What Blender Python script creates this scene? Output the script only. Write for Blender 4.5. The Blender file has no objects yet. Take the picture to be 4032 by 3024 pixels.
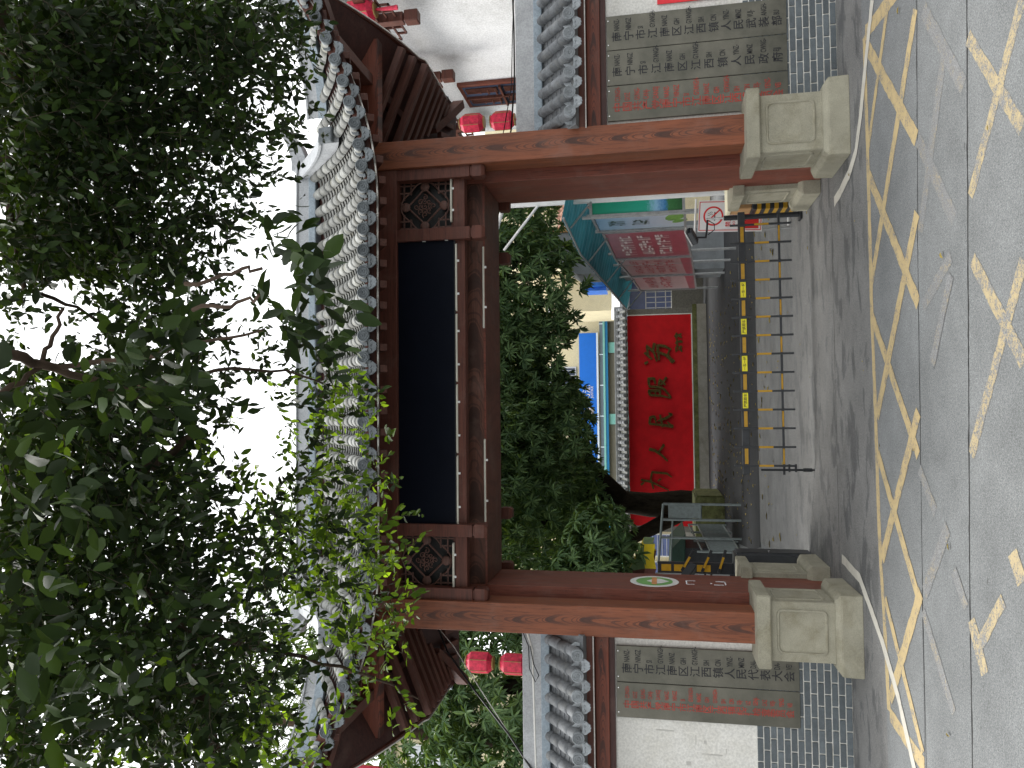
import bpy, bmesh, math, random
import numpy as np
from mathutils import Vector, Matrix
R = math.radians
random.seed(7)
rng = np.random.default_rng(7)
S = bpy.context.scene
COL = S.collection

# ------------------------------------------------------------------ camera, sky, sun, exposure
PITCH, YAW, ROLL, FPX, EYE = 10.7, 2.2, 0.95, 2970.0, 2.0     # phone held on its side: picture left is up
th, ps, ro = R(PITCH), R(YAW), R(ROLL)
Fv = np.array([math.sin(ps) * math.cos(th), math.cos(ps) * math.cos(th), math.sin(th)])
Rv = np.array([math.cos(ps), -math.sin(ps), 0.0])
Uv = np.cross(Rv, Fv)
Pr = math.cos(ro) * Rv - math.sin(ro) * Uv
Pu = math.cos(ro) * Uv + math.sin(ro) * Rv
cam = bpy.data.cameras.new('camera')
cam.sensor_fit = 'HORIZONTAL'; cam.sensor_width = 36.0
cam.lens = 36.0 * FPX / 4032.0
cam.clip_start = 0.05; cam.clip_end = 600
camo = bpy.data.objects.new('camera', cam); COL.objects.link(camo)
camo.matrix_world = Matrix(((-Pu[0], Pr[0], -Fv[0], 0), (-Pu[1], Pr[1], -Fv[1], 0), (-Pu[2], Pr[2], -Fv[2], EYE), (0, 0, 0, 1)))
S.camera = camo

SUN_EL, SUN_AZ = 58.0, 302.0      # azimuth clockwise from +Y: high and veiled, behind the gateway to the left
world = bpy.data.worlds.new('World'); S.world = world; world.use_nodes = True
wn = world.node_tree.nodes; wl = world.node_tree.links
bg = wn['Background']
sky = wn.new('ShaderNodeTexSky'); sky.sky_type = 'NISHITA'; sky.sun_disc = False
sky.sun_elevation = R(SUN_EL); sky.sun_rotation = R(SUN_AZ)
sky.dust_density = 4.0; sky.air_density = 1.0; sky.ozone_density = 1.0
hs = wn.new('ShaderNodeHueSaturation'); hs.inputs['Saturation'].default_value = 0.12; hs.inputs['Value'].default_value = 1.0
wl.new(sky.outputs['Color'], hs.inputs['Color'])
cl = wn.new('ShaderNodeMix'); cl.data_type = 'RGBA'; cl.inputs['Factor'].default_value = 0.75     # an even cloud sheet over the sky
cl.inputs['B'].default_value = (9.6, 9.7, 9.8, 1)
wl.new(hs.outputs['Color'], cl.inputs['A']); wl.new(cl.outputs['Result'], bg.inputs['Color'])
bg.inputs['Strength'].default_value = 0.115
sun = bpy.data.lights.new('sun', 'SUN'); sun.energy = 1.5; sun.angle = R(25); sun.color = (1.0, 0.96, 0.9)
suno = bpy.data.objects.new('sun', sun); COL.objects.link(suno)
sd = Vector((math.sin(R(SUN_AZ)) * math.cos(R(SUN_EL)), math.cos(R(SUN_AZ)) * math.cos(R(SUN_EL)), math.sin(R(SUN_EL))))
suno.rotation_euler = sd.to_track_quat('Z', 'Y').to_euler(); suno.location = (0, -5, 30)
S.view_settings.view_transform = 'Standard'; S.view_settings.look = 'None'
S.view_settings.exposure = 1.24; S.view_settings.gamma = 1.0
S.cycles.max_bounces = 7; S.cycles.diffuse_bounces = 3; S.cycles.glossy_bounces = 3; S.cycles.transmission_bounces = 4; S.cycles.transparent_max_bounces = 4

# ------------------------------------------------------------------ helpers
def ray(v, y):
    """direction through a place given in 2212 x 1659 units"""
    k = 4032 / 2212
    return Fv + Pu * (2016 - v * k) / FPX + Pr * (1512 - y * k) / FPX

def at(v, y, dist):
    r = ray(v, y); r = r / np.linalg.norm(r)
    return Vector(r * dist + np.array([0, 0, EYE]))

def link_obj(name, data, parent=None, loc=None, rot=None):
    o = bpy.data.objects.new(name, data)
    COL.objects.link(o)
    if parent is not None:
        o.parent = parent
        o.matrix_parent_inverse = INV.get(parent.name, Matrix.Identity(4))
    if loc is not None: o.location = loc
    if rot is not None: o.rotation_euler = rot
    return o
INV = {}

def thing(name, label, cat, loc=(0, 0, 0), group=None):
    o = bpy.data.objects.new(name, None); COL.objects.link(o)
    o.location = loc; o.empty_display_size = 0.2
    o['label'] = label; o['category'] = cat
    if group: o['group'] = group
    INV[o.name] = Matrix.Translation(-Vector(loc))
    return o

def tag(o, label, cat, group=None):
    o['label'] = label; o['category'] = cat
    if group: o['group'] = group
    return o

class MB:
    def __init__(s): s.v = []; s.f = []; s.sm = []
    def add(s, vs, fs, smooth=False):
        n = len(s.v); s.v += [tuple(p) for p in vs]
        s.f += [tuple(n + i for i in f) for f in fs]; s.sm += [smooth] * len(fs)
        return s
    def box(s, x0, x1, y0, y1, z0, z1):
        v = [(x0, y0, z0), (x1, y0, z0), (x1, y1, z0), (x0, y1, z0), (x0, y0, z1), (x1, y0, z1), (x1, y1, z1), (x0, y1, z1)]
        return s.add(v, [(0, 3, 2, 1), (4, 5, 6, 7), (0, 1, 5, 4), (1, 2, 6, 5), (2, 3, 7, 6), (3, 0, 4, 7)])
    def hexa(s, v):
        return s.add(v, [(0, 3, 2, 1), (4, 5, 6, 7), (0, 1, 5, 4), (1, 2, 6, 5), (2, 3, 7, 6), (3, 0, 4, 7)])
    def bar(s, a, b, w, h, up=(0, 0, 1)):
        a = Vector(a); b = Vector(b); d = (b - a).normalized(); up = Vector(up)
        x = d.cross(up)
        if x.length < 1e-4: x = d.cross(Vector((0, 1, 0)))
        x.normalize(); u = x.cross(d).normalized()
        q = [(-w / 2, -h / 2), (w / 2, -h / 2), (w / 2, h / 2), (-w / 2, h / 2)]
        vs = [a + x * i + u * j for i, j in q] + [b + x * i + u * j for i, j in q]
        return s.add(vs, [(0, 1, 2, 3), (7, 6, 5, 4), (0, 4, 5, 1), (1, 5, 6, 2), (2, 6, 7, 3), (3, 7, 4, 0)])
    def prism(s, poly, a, b, axis='y'):
        """poly in the plane across the axis; (x,z) for y, (y,z) for x, (x,y) for z"""
        n = len(poly)
        def p(q, t):
            return (q[0], t, q[1]) if axis == 'y' else ((t, q[0], q[1]) if axis == 'x' else (q[0], q[1], t))
        vs = [p(q, a) for q in poly] + [p(q, b) for q in poly]
        fs = [tuple(range(n)), tuple(range(2 * n - 1, n - 1, -1))]
        fs += [(i, n + i, n + (i + 1) % n, (i + 1) % n) for i in range(n)]
        return s.add(vs, fs)
    def tube(s, path, r, n=6, cap=True, smooth=True):
        path = [Vector(p) for p in path]; m = len(path)
        rr = r if isinstance(r, (list, tuple)) else [r] * m
        vs = []; prev = None
        for i, p in enumerate(path):
            d = (path[min(i + 1, m - 1)] - path[max(i - 1, 0)])
            d = d.normalized() if d.length > 1e-7 else Vector((0, 0, 1))
            x = prev if prev is not None else (Vector((0, 0, 1)) if abs(d.z) < .9 else Vector((1, 0, 0)))
            x = (x - d * x.dot(d)).normalized(); prev = x; y = d.cross(x)
            for k in range(n):
                a = 2 * math.pi * k / n
                vs.append(p + (x * math.cos(a) + y * math.sin(a)) * rr[i])
        fs = [(i * n + k, i * n + (k + 1) % n, (i + 1) * n + (k + 1) % n, (i + 1) * n + k) for i in range(m - 1) for k in range(n)]
        s.add(vs, fs, smooth)
        if cap: s.add(vs[:n], [tuple(range(n - 1, -1, -1))]); s.add(vs[-n:], [tuple(range(n))])
        return s
    def lathe(s, prof, c=(0, 0, 0), n=16, axis='z', smooth=True):
        vs = []
        for r_, h in prof:
            for k in range(n):
                a = 2 * math.pi * k / n
                q = (r_ * math.cos(a), r_ * math.sin(a), h)
                if axis == 'y': q = (q[0], q[2], q[1])
                if axis == 'x': q = (q[2], q[0], q[1])
                vs.append((q[0] + c[0], q[1] + c[1], q[2] + c[2]))
        m = len(prof)
        fs = [(i * n + k, i * n + (k + 1) % n, (i + 1) * n + (k + 1) % n, (i + 1) * n + k) for i in range(m - 1) for k in range(n)]
        s.add(vs, fs, smooth)
        s.add(vs[:n], [tuple(range(n - 1, -1, -1))]); s.add(vs[-n:], [tuple(range(n))])
        return s
    def sweep(s, path, prof, closed=True):
        """profile (side, up) swept along a path; side is horizontal"""
        path = [Vector(p) for p in path]; n = len(prof); vs = []
        for i, p in enumerate(path):
            d = (path[min(i + 1, len(path) - 1)] - path[max(i - 1, 0)]).normalized()
            x = d.cross(Vector((0, 0, 1))).normalized(); u = Vector((0, 0, 1))
            vs += [p + x * a + u * b for a, b in prof]
        fs = []
        for i in range(len(path) - 1):
            for k in range(n if closed else n - 1):
                fs.append((i * n + k, i * n + (k + 1) % n, (i + 1) * n + (k + 1) % n, (i + 1) * n + k))
        if closed: fs += [tuple(range(n)), tuple(range(len(path) * n - 1, (len(path) - 1) * n - 1, -1))]
        return s.add(vs, fs)
    def mesh(s, name, mat=None, bevel=0, seg=1, fix=True):
        me = bpy.data.meshes.new(name)
        me.from_pydata(s.v, [], s.f); me.update()
        if fix or bevel:
            bm = bmesh.new(); bm.from_mesh(me)
            if any(s.sm):
                for f, q in zip(bm.faces, s.sm): f.smooth = q
            if bevel:
                bmesh.ops.remove_doubles(bm, verts=bm.verts, dist=1e-5)
                bmesh.ops.bevel(bm, geom=[e for e in bm.edges if e.is_manifold and e.calc_face_angle(0) > .3], offset=bevel, segments=seg, affect='EDGES', clamp_overlap=True)
            bmesh.ops.recalc_face_normals(bm, faces=bm.faces)
            bm.to_mesh(me); bm.free()
        if mat: me.materials.append(M[mat] if isinstance(mat, str) else mat)
        return me
    def obj(s, name, mat, parent=None, bevel=0, seg=1, **k):
        return link_obj(name, s.mesh(name, mat, bevel, seg), parent, **k)

def struct(o): o['kind'] = 'structure'; return o

# text outlines are read once from the built-in interface font
CJK = '南宁市江区西镇人民武装部政府中国共产党委员会代表大纪律检查司法严禁跟车一杆止吸烟室内公场所福'
LAT = ['NANZ-', 'NINGZ', 'SI', 'GYANGH-', 'NANZ', 'GIH', 'SIH', 'CIN', 'YINZ-', 'MINZ', 'VUJ-', 'ANGH-', 'BU', 'CWNG-', 'EJJ', 'CUNGH-', 'GOZ',
       'GUNG-', 'CANJ-', 'DANGJ', 'VEIJ-', 'YENZ-', 'VEI', 'DAI-', 'BYAUJ', 'DA-', 'GIJ-', 'LIZ', 'GENJ-', 'CAZ', 'JUSTICE', 'CHINA', 'NO SMOKING']
GLYPH = {}
def load_glyphs():
    tmp = []
    for t in list(dict.fromkeys(CJK)) + LAT:
        c = bpy.data.curves.new('txt', 'FONT'); c.body = t; c.size = 1.0; c.resolution_u = 2
        c.offset = 0.011 if len(t) == 1 else 0.012
        o = bpy.data.objects.new('txt', c); COL.objects.link(o); tmp.append((t, o, c))
    dg = bpy.context.evaluated_depsgraph_get()
    for t, o, c in tmp:
        me = bpy.data.meshes.new_from_object(o.evaluated_get(dg))
        v = np.array([q.co[:] for q in me.vertices]).reshape(-1, 3)
        lo, hi = v.min(0), v.max(0)
        v = v - (lo + hi) / 2
        GLYPH[t] = ([tuple(q) for q in v[:, :2]], [tuple(p.vertices) for p in me.polygons], hi - lo)
        bpy.data.meshes.remove(me)
    for t, o, c in tmp:
        bpy.data.objects.remove(o); bpy.data.curves.remove(c)
load_glyphs()

def put_text(mb, t, cx, cz, h, y, sx=1.0, frame=None, left=False):
    """flat glyphs on a face towards -Y; frame=(origin, right, up) for any other face. h = height of one em cell"""
    v, f, sz = GLYPH[t]
    dx = sz[0] * h * sx / 2 if left else 0
    if frame is None:
        mb.add([(cx + dx + a * h * sx, y, cz + b * h) for a, b in v], f)
    else:
        o, r_, u = frame
        mb.add([o + r_ * (cx + dx + a * h * sx) + u * (cz + b * h) for a, b in v], f)

# ------------------------------------------------------------------ materials
M = {}
class NG:
    def __init__(s, name):
        s.m = bpy.data.materials.new(name); s.m.use_nodes = True
        s.t = s.m.node_tree; s.b = s.t.nodes['Principled BSDF']; s.tc = s.n('ShaderNodeTexCoord'); M[name] = s.m
        s.b.inputs['Specular IOR Level'].default_value = 0.35
    def n(s, kind, **k):
        q = s.t.nodes.new(kind)
        for a, b in k.items(): setattr(q, a, b)
        return q
    def l(s, a, b): s.t.links.new(a, b)
    def val(s, sock, v):
        if hasattr(v, 'is_output'): s.l(v, sock)
        else: sock.default_value = v
    def co(s, scale=(1, 1, 1), kind='Object', rnd=False):
        mp = s.n('ShaderNodeMapping'); mp.inputs['Scale'].default_value = scale
        s.l(s.tc.outputs[kind], mp.inputs['Vector'])
        if rnd:
            oi = s.n('ShaderNodeObjectInfo'); vm = s.n('ShaderNodeVectorMath', operation='SCALE')
            vm.inputs[0].default_value = (37, 91, 53); s.l(oi.outputs['Random'], vm.inputs['Scale'])
            s.l(vm.outputs[0], mp.inputs['Location'])
        return mp.outputs[0]
    def noise(s, vec, scale=5, detail=4, rough=.6, dist=0):
        q = s.n('ShaderNodeTexNoise'); s.l(vec, q.inputs['Vector']); q.inputs['Scale'].default_value = scale
        q.inputs['Detail'].default_value = detail; q.inputs['Roughness'].default_value = rough; q.inputs['Distortion'].default_value = dist
        return q.outputs['Fac']
    def ramp(s, fac, stops, interp='LINEAR'):
        q = s.n('ShaderNodeValToRGB'); s.l(fac, q.inputs[0]); cr = q.color_ramp; cr.interpolation = interp
        while len(cr.elements) < len(stops): cr.elements.new(.5)
        for e, (p, c) in zip(cr.elements, stops):
            e.position = p; e.color = (c[0], c[1], c[2], 1) if isinstance(c, (tuple, list)) else (c, c, c, 1)
        return q.outputs[0]
    def mix(s, fac, a, b, mode='MIX'):
        q = s.n('ShaderNodeMix', data_type='RGBA', blend_type=mode)
        s.val(q.inputs['Factor'], fac)
        for sock, v in ((q.inputs['A'], a), (q.inputs['B'], b)):
            if hasattr(v, 'is_output'): s.l(v, sock)
            else: sock.default_value = (v[0], v[1], v[2], 1)
        return q.outputs['Result']
    def math(s, op, a, b=0.0, c=0.0):
        q = s.n('ShaderNodeMath', operation=op)
        for i, v in enumerate((a, b, c)):
            if i < len(q.inputs): s.val(q.inputs[i], v)
        return q.outputs[0]
    def bump(s, h, strength=.3, dist=.02):
        q = s.n('ShaderNodeBump'); q.inputs['Strength'].default_value = strength; q.inputs['Distance'].default_value = dist
        s.l(h, q.inputs['Height']); s.l(q.outputs[0], s.b.inputs['Normal'])
    def out(s, col=None, rough=None, metal=None):
        if col is not None:
            if hasattr(col, 'is_output'): s.l(col, s.b.inputs['Base Color'])
            else: s.b.inputs['Base Color'].default_value = (*col, 1)
        if rough is not None: s.val(s.b.inputs['Roughness'], rough)
        if metal is not None: s.b.inputs['Metallic'].default_value = metal
        return s.m

def simple(name, col, rough=.6, var=.25, scale=6, metal=0, bump=0, rnd=True, spec=None, stretch=(1, 1, 1)):
    g = NG(name); v = g.co(stretch, rnd=rnd); n1 = g.noise(v, scale, 6, .65)
    lo = tuple(c * (1 - var) for c in col); hi = tuple(min(1, c * (1 + var)) for c in col)
    g.out(g.ramp(n1, [(.3, lo), (.7, hi)]), rough, metal)
    if bump: g.bump(n1, bump)
    if spec is not None: g.b.inputs['Specular IOR Level'].default_value = spec
    return g

def stone(name, col, var=.25, scale=4, fine=60, bump=.25, rough=.85, stain=(.5, .48, .4), amount=.5, rnd=True, objrnd=0.0):
    g = NG(name); v = g.co(rnd=rnd)
    a = g.noise(v, scale, 8, .7); b = g.noise(v, fine, 3, .6)
    c = g.ramp(a, [(.3, tuple(q * (1 - var) for q in col)), (.7, tuple(min(1, q * (1 + var)) for q in col))])
    st = g.ramp(g.noise(v, scale * .7, 6, .75, .6), [(.5, 0.0), (.72, 1.0)])
    c = g.mix(g.math('MULTIPLY', st, amount), c, tuple(q * s_ for q, s_ in zip(col, stain)))
    c = g.mix(.35, c, g.ramp(b, [(.35, .35), (.65, 1.0)]), 'MULTIPLY')
    if objrnd:
        oi = g.n('ShaderNodeObjectInfo')
        c = g.mix(1.0, c, g.ramp(oi.outputs['Random'], [(0, 1 - objrnd), (1, 1 + objrnd)]), 'MULTIPLY')
    g.out(c, rough); g.bump(g.math('ADD', a, g.math('MULTIPLY', b, .5)), bump, .01)
    return g

def wood(name, col, dark, axis='z', flames=True, rough=.45, smear=.25, period=3.2, grain=1.0, width=.055):
    """painted wood grain: fine streaks along the axis, arched flame marks down the middle"""
    g = NG(name); ob = g.tc.outputs['Object']
    oi = g.n('ShaderNodeObjectInfo'); mp = g.n('ShaderNodeMapping'); g.l(ob, mp.inputs['Vector'])
    cm = g.n('ShaderNodeCombineXYZ'); rv = g.math('MULTIPLY', oi.outputs['Random'], 40.0)
    g.l(rv, cm.inputs[0 if axis == 'x' else (1 if axis == 'y' else 2)]); g.l(cm.outputs[0], mp.inputs['Location'])
    sc = {'z': (1, 1, .06), 'x': (.06, 1, 1), 'y': (1, .06, 1)}[axis]
    m2 = g.n('ShaderNodeMapping'); g.l(mp.outputs[0], m2.inputs['Vector']); m2.inputs['Scale'].default_value = sc
    st = g.noise(m2.outputs[0], 60 * grain, 6, .7); st2 = g.noise(m2.outputs[0], 12 * grain, 4, .6)
    c = g.ramp(st2, [(.3, tuple(q * .72 for q in col)), (.55, col), (.75, tuple(q * 1.2 for q in col))])
    c = g.mix(.75, c, g.ramp(st, [(.36, .45), (.5, 1.0), (.7, 1.12)]), 'MULTIPLY')
    if flames:
        sp = g.n('ShaderNodeSeparateXYZ'); g.l(mp.outputs[0], sp.inputs[0])
        so = g.n('ShaderNodeSeparateXYZ'); g.l(ob, so.inputs[0])
        if axis == 'z': al, ax = sp.outputs[2], so.outputs[0]
        elif axis == 'x': al, ax = sp.outputs[0], so.outputs[2]
        wob = g.noise(mp.outputs[0], 1.6, 3, .5)
        off = g.math('MULTIPLY', g.math('SUBTRACT', wob, .5), .10)
        xx = g.math('ABSOLUTE', g.math('ADD', ax, off))
        ph = g.math('ADD', g.math('MULTIPLY', al, period), g.math('ADD', g.math('MULTIPLY', g.math('MULTIPLY', xx, xx), 330.0 * (.055 / width) ** 2), g.math('MULTIPLY', wob, 1.5)))
        sn = g.math('SINE', g.math('MULTIPLY', ph, 6.283))
        lines = g.math('SINE', g.math('MULTIPLY', ph, 31.4))
        fade = g.ramp(g.math('DIVIDE', xx, width), [(.25, 1.0), (.8, 0.0)])
        band = g.math('MULTIPLY', g.ramp(sn, [(.60, 0.0), (.68, 1.0)]), fade)
        fade2 = g.ramp(g.math('DIVIDE', xx, width), [(.3, .6), (1.0, 0.0)])
        c = g.mix(g.math('MULTIPLY', g.ramp(lines, [(.55, 0.0), (.75, 1.0)]), fade2), c, dark)
        c = g.mix(g.math('MULTIPLY', band, .85), c, dark)
    ru = g.ramp(g.noise(m2.outputs[0], 7, 5, .7), [(.52, 0.0), (.66, 1.0)]); c = g.mix(g.math('MULTIPLY', ru, .38), c, tuple(q * .55 for q in col))
    sm = g.ramp(g.noise(mp.outputs[0], 2.2, 5, .7, .5), [(.52, 0.0), (.75, 1.0)])
    c = g.mix(g.math('MULTIPLY', sm, smear), c, (.22, .15, .125))
    ch = g.ramp(g.noise(ob, 9, 4, .8), [(.765, 0.0), (.775, 1.0)])
    c = g.mix(g.math('MULTIPLY', ch, .8), c, (.6, .58, .54))
    g.out(c, g.math('ADD', rough, g.math('MULTIPLY', st2, .2))); g.bump(st, .12, .004)
    return g

def leafmat(name, dark, mid, light, trans=.35, gloss=.35):
    m = bpy.data.materials.new(name); m.use_nodes = True; M[name] = m
    t = m.node_tree; t.nodes.clear(); N = t.nodes.new
    geo = N('ShaderNodeNewGeometry'); cr = N('ShaderNodeValToRGB'); t.links.new(geo.outputs['Random Per Island'], cr.inputs[0])
    cr.color_ramp.elements.new(.5); cr.color_ramp.elements.new(.9)
    for e, (p, c) in zip(cr.color_ramp.elements, ((0, dark), (.45, mid), (.85, light), (1, tuple(min(1, q * 1.35) for q in light)))):
        e.position = p; e.color = (*c, 1)
    pb = N('ShaderNodeBsdfPrincipled'); pb.inputs['Roughness'].default_value = gloss; pb.inputs['Specular IOR Level'].default_value = .14
    tr = N('ShaderNodeBsdfTranslucent'); mx = N('ShaderNodeMixShader'); mx.inputs[0].default_value = trans
    mul = N('ShaderNodeMix'); mul.data_type = 'RGBA'; mul.blend_type = 'MULTIPLY'; mul.inputs['Factor'].default_value = 1
    mul.inputs['B'].default_value = (1.9, 1.75, .45, 1)
    t.links.new(cr.outputs[0], pb.inputs['Base Color']); t.links.new(cr.outputs[0], mul.inputs['A']); t.links.new(mul.outputs['Result'], tr.inputs['Color'])
    t.links.new(pb.outputs[0], mx.inputs[1]); t.links.new(tr.outputs[0], mx.inputs[2])
    o = N('ShaderNodeOutputMaterial'); t.links.new(mx.outputs[0], o.inputs[0])

wood('wood_column', (.188, .058, .025), (.040, .018, .013), period=2.1, width=.085)
wood('wood_beam', (.105, .034, .022), (.05, .02, .015), 'x', False)
wood('wood_long', (.17, .045, .024), (.03, .013, .010), 'x', True, period=2.1, width=.06)
wood('wood_lintel', (.135, .055, .037), (.04, .018, .013), 'x', True, period=1.1, width=.22, smear=.35)
wood('wood_jamb', (.17, .050, .031), (.05, .015, .012), 'z', False, smear=.35)
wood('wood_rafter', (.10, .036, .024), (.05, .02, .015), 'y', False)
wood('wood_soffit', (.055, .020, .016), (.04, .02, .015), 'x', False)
wood('wood_end', (.36, .16, .085), (.1, .04, .02), 'z', False)
wood('carved', (.13, .065, .05), (.05, .03, .02), 'x', False, smear=.1)
stone('tile', (.215, .22, .21), .38, 8, 70, .3, .85, (.50, .46, .28), .85, objrnd=.34)
stone('tile_wall', (.17, .18, .19), .35, 9, 70, .3, .8, (1.6, 1.45, 1.15), .35, objrnd=.22)
stone('tile_end', (.15, .168, .18), .3, 14, 80, .35, .8, (.55, .55, .5), .5, objrnd=.26)
stone('tile_end_wall', (.25, .27, .285), .3, 14, 80, .35, .8, (.55, .55, .5), .5, objrnd=.2)
stone('ridge', (.37, .385, .40), .18, 3, 50, .12, .85, (.62, .64, .66), .6)
stone('ridge_base', (.27, .32, .36), .25, 5, 50, .15, .85, (.7, .75, .8), .6)
stone('coping_plaster', (.40, .41, .42), .18, 3, 50, .12, .85, (.6, .6, .6), .5)
stone('cast_stone', (.30, .287, .222), .18, 3.0, 120, .22, .9, (.62, .58, .48), .8)
stone('plaster_white', (.66, .65, .61), .06, 2.2, 40, .05, .9, (.80, .78, .72), .55)
stone('plaster_shade', (.86, .87, .88), .06, 1.2, 40, .05, .9, (.55, .55, .52), .5)
stone('brick_grey', (.105, .122, .132), .2, 10, 90, .2, .8, (.7, .7, .7), .3, objrnd=.2)
stone('mortar', (.74, .73, .68), .12, 8, 60, .2, .95, (.6, .58, .5), .6)
stone('cream', (.74, .66, .44), .08, 1.5, 40, .05, .9, (.75, .72, .65), .4)
stone('concrete', (.32, .31, .28), .2, 3, 60, .2, .9)
stone('moss', (.12, .13, .05), .5, 5, 60, .4, .95, (2.2, 2.1, 2.6), .6)
stone('grey_brick_fine', (.20, .20, .19), .3, 18, 70, .3, .9)
simple('metal_white', (.75, .75, .74), .4, .08)
simple('metal_strip', (.62, .60, .56), .35, .2, 30, .6)
simple('metal_grey', (.33, .34, .34), .45, .2, 12, .3)
simple('rail_grey', (.20, .235, .235), .5, .2, 12, .2)
simple('black_metal', (.018, .02, .023), .45, .3, 12)
simple('dark_grey_metal', (.032, .035, .039), .5, .2, 12)
simple('yellow_reflector', (.44, .25, .018), .35, .12, 20)
simple('yellow_sticker', (.80, .72, .03), .45, .05)
simple('ink_black', (.012, .012, .014), .5, .1)
simple('ink_red', (.30, .035, .022), .55, .35, 9)
simple('steel_chrome', (.6, .6, .6), .25, .1, 10, 1)
simple('tube_white', (.62, .60, .52), .4, .08)
simple('screen_black', (.004, .0055, .011), .5, .1, spec=.08)
simple('screen_frame', (.02, .02, .02), .4, .2)
simple('red_paint', (.54, .008, .014), .65, .16, 2.5, bump=.03, spec=.2)
simple('gilt', (.10, .072, .022), .45, .6, 14, .7)
simple('lantern_red', (.50, .02, .055), .5, .45, 16)
simple('lantern_gold', (.28, .18, .06), .45, .3)
simple('poster_red', (.60, .02, .03), .5, .1)
simple('poster_blue', (.55, .72, .78), .5, .05)
simple('teal_tile', (.24, .56, .50), .5, .1)
simple('blue_paint', (.01, .16, .66), .5, .05)
simple('blue_trim', (.02, .20, .42), .5, .1)
simple('pale_blue', (.72, .82, .92), .5, .04)
simple('slate_panel', (.16, .19, .24), .5, .1)
simple('taupe', (.20, .19, .15), .7, .1)
simple('window_dark', (.06, .075, .12), .15, .2, spec=.8)
simple('window_blue', (.10, .14, .32), .2, .2, spec=.8)
simple('grille', (.55, .57, .6), .5, .1)
simple('bark', (.060, .042, .030), .9, .5, 9, bump=.8, spec=.1, stretch=(1, 1, .35))
simple('bark_dark', (.022, .018, .013), .95, .5, 9, bump=.8, spec=.05, stretch=(1, 1, .35))
simple('twig', (.075, .062, .045), .9, .35, 14, spec=.1)
simple('cable', (.012, .012, .013), .5, .2)
simple('conduit', (.62, .61, .57), .5, .1)
simple('slab_grey', (.19, .21, .22), .7, .2, 2.5)
simple('paint_flake', (.72, .74, .76), .7, .1)
simple('terracotta', (.40, .23, .17), .85, .4, 12, bump=.3)
simple('tarp_blue', (.03, .16, .62), .35, .35, 3)
simple('panel_red', (.36, .10, .13), .3, .15, 2, spec=.5)
simple('panel_pink', (.40, .29, .29), .3, .12, 2, spec=.5)
simple('panel_white', (.48, .40, .40), .3, .1, 2, spec=.5)
simple('print_red', (.42, .10, .11), .4, .15)
simple('print_white', (.74, .70, .68), .4, .1)
simple('print_leaf', (.16, .36, .07), .4, .3, 12)
simple('print_dark', (.03, .10, .07), .4, .3)
simple('sign_white', (.78, .78, .78), .4, .04)
simple('sign_red', (.62, .03, .03), .4, .06)
simple('sign_grey', (.12, .12, .13), .4, .06)
simple('umbrella_yellow', (.72, .55, .02), .7, .12, 5)
simple('umbrella_green', (.20, .30, .14), .7, .2, 5)
simple('umbrella_maroon', (.13, .045, .035), .7, .2, 5)
simple('umbrella_pale', (.50, .56, .46), .7, .2, 5)
simple('cabin_green', (.02, .05, .035), .6, .3)
simple('box_tan', (.36, .21, .09), .6, .1)
simple('box_cream', (.66, .62, .46), .6, .08)
simple('sticker_white', (.66, .68, .66), .45, .08)
simple('sticker_green', (.14, .36, .10), .45, .12)
simple('sticker_orange', (.62, .28, .10), .45, .2)
simple('litter_leaf', (.22, .17, .04), .8, .7, 40, rnd=False)
simple('scuff_grey', (.44, .43, .40), .9, .15)
simple('crack', (.03, .03, .03), .95, .3)
leafmat('leaf_shaded', (.008, .014, .005), (.014, .028, .008), (.032, .058, .013), .16, .5)  # near-black greens: canopy shade is put into the leaf colour
leafmat('leaf_backlit', (.026, .050, .009), (.060, .115, .016), (.13, .215, .028), .52)  # yellow-greens: the backlit glow is put into the leaf colour
leafmat('leaf_mango', (.034, .070, .030), (.075, .135, .055), (.12, .19, .080), .22, .38)
leafmat('leaf_palm', (.018, .035, .014), (.040, .070, .022), (.07, .11, .035), .3)

# brushed steel plate
g = NG('steel_plate'); v = g.co((1, 1, 40)); a = g.noise(v, 40, 3, .6); b = g.noise(g.co(), 3, 5, .6)
g.out(g.mix(.5, g.ramp(b, [(.3, (.078, .078, .062)), (.7, (.150, .143, .116))]), g.ramp(a, [(.3, .7), (.7, 1.1)]), 'MULTIPLY'), g.math('ADD', .32, g.math('MULTIPLY', b, .2)), .55)
g.bump(a, .05, .002)
# teal corrugated plastic sheet
g = NG('teal_sheet'); v = g.co(); a = g.noise(v, 3, 5, .6)
tr_ = g.n('ShaderNodeBsdfTranslucent'); cc = g.ramp(a, [(.3, (.010, .10, .13)), (.7, (.035, .20, .24))]); g.out(cc, .3); g.l(cc, tr_.inputs['Color'])
mx_ = g.n('ShaderNodeMixShader'); mx_.inputs[0].default_value = .35; g.l(g.b.outputs[0], mx_.inputs[1]); g.l(tr_.outputs[0], mx_.inputs[2]); g.l(mx_.outputs[0], g.t.nodes['Material Output'].inputs[0])
# printed teal poster: city over trees along its height
g = NG('poster_city'); sp = g.n('ShaderNodeSeparateXYZ'); g.l(g.tc.outputs['Generated'], sp.inputs[0])
nz = g.noise(g.co((1, 14, 5)), 6, 4, .7); hz = g.math('ADD', sp.outputs[2], g.math('MULTIPLY', g.math('SUBTRACT', nz, .5), .16))
g.out(g.ramp(hz, [(.0, (.02, .10, .03)), (.16, (.05, .20, .06)), (.2, (.05, .22, .50)), (.30, (.30, .55, .75)), (.40, (.02, .38, .26)), (1, (.004, .28, .16))]), .35)
g = NG('poster_sky'); sp = g.n('ShaderNodeSeparateXYZ'); g.l(g.tc.outputs['Generated'], sp.inputs[0])
g.out(g.ramp(sp.outputs[2], [(.15, (.55, .62, .70)), (1, (.22, .42, .62))]), .35)

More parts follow.
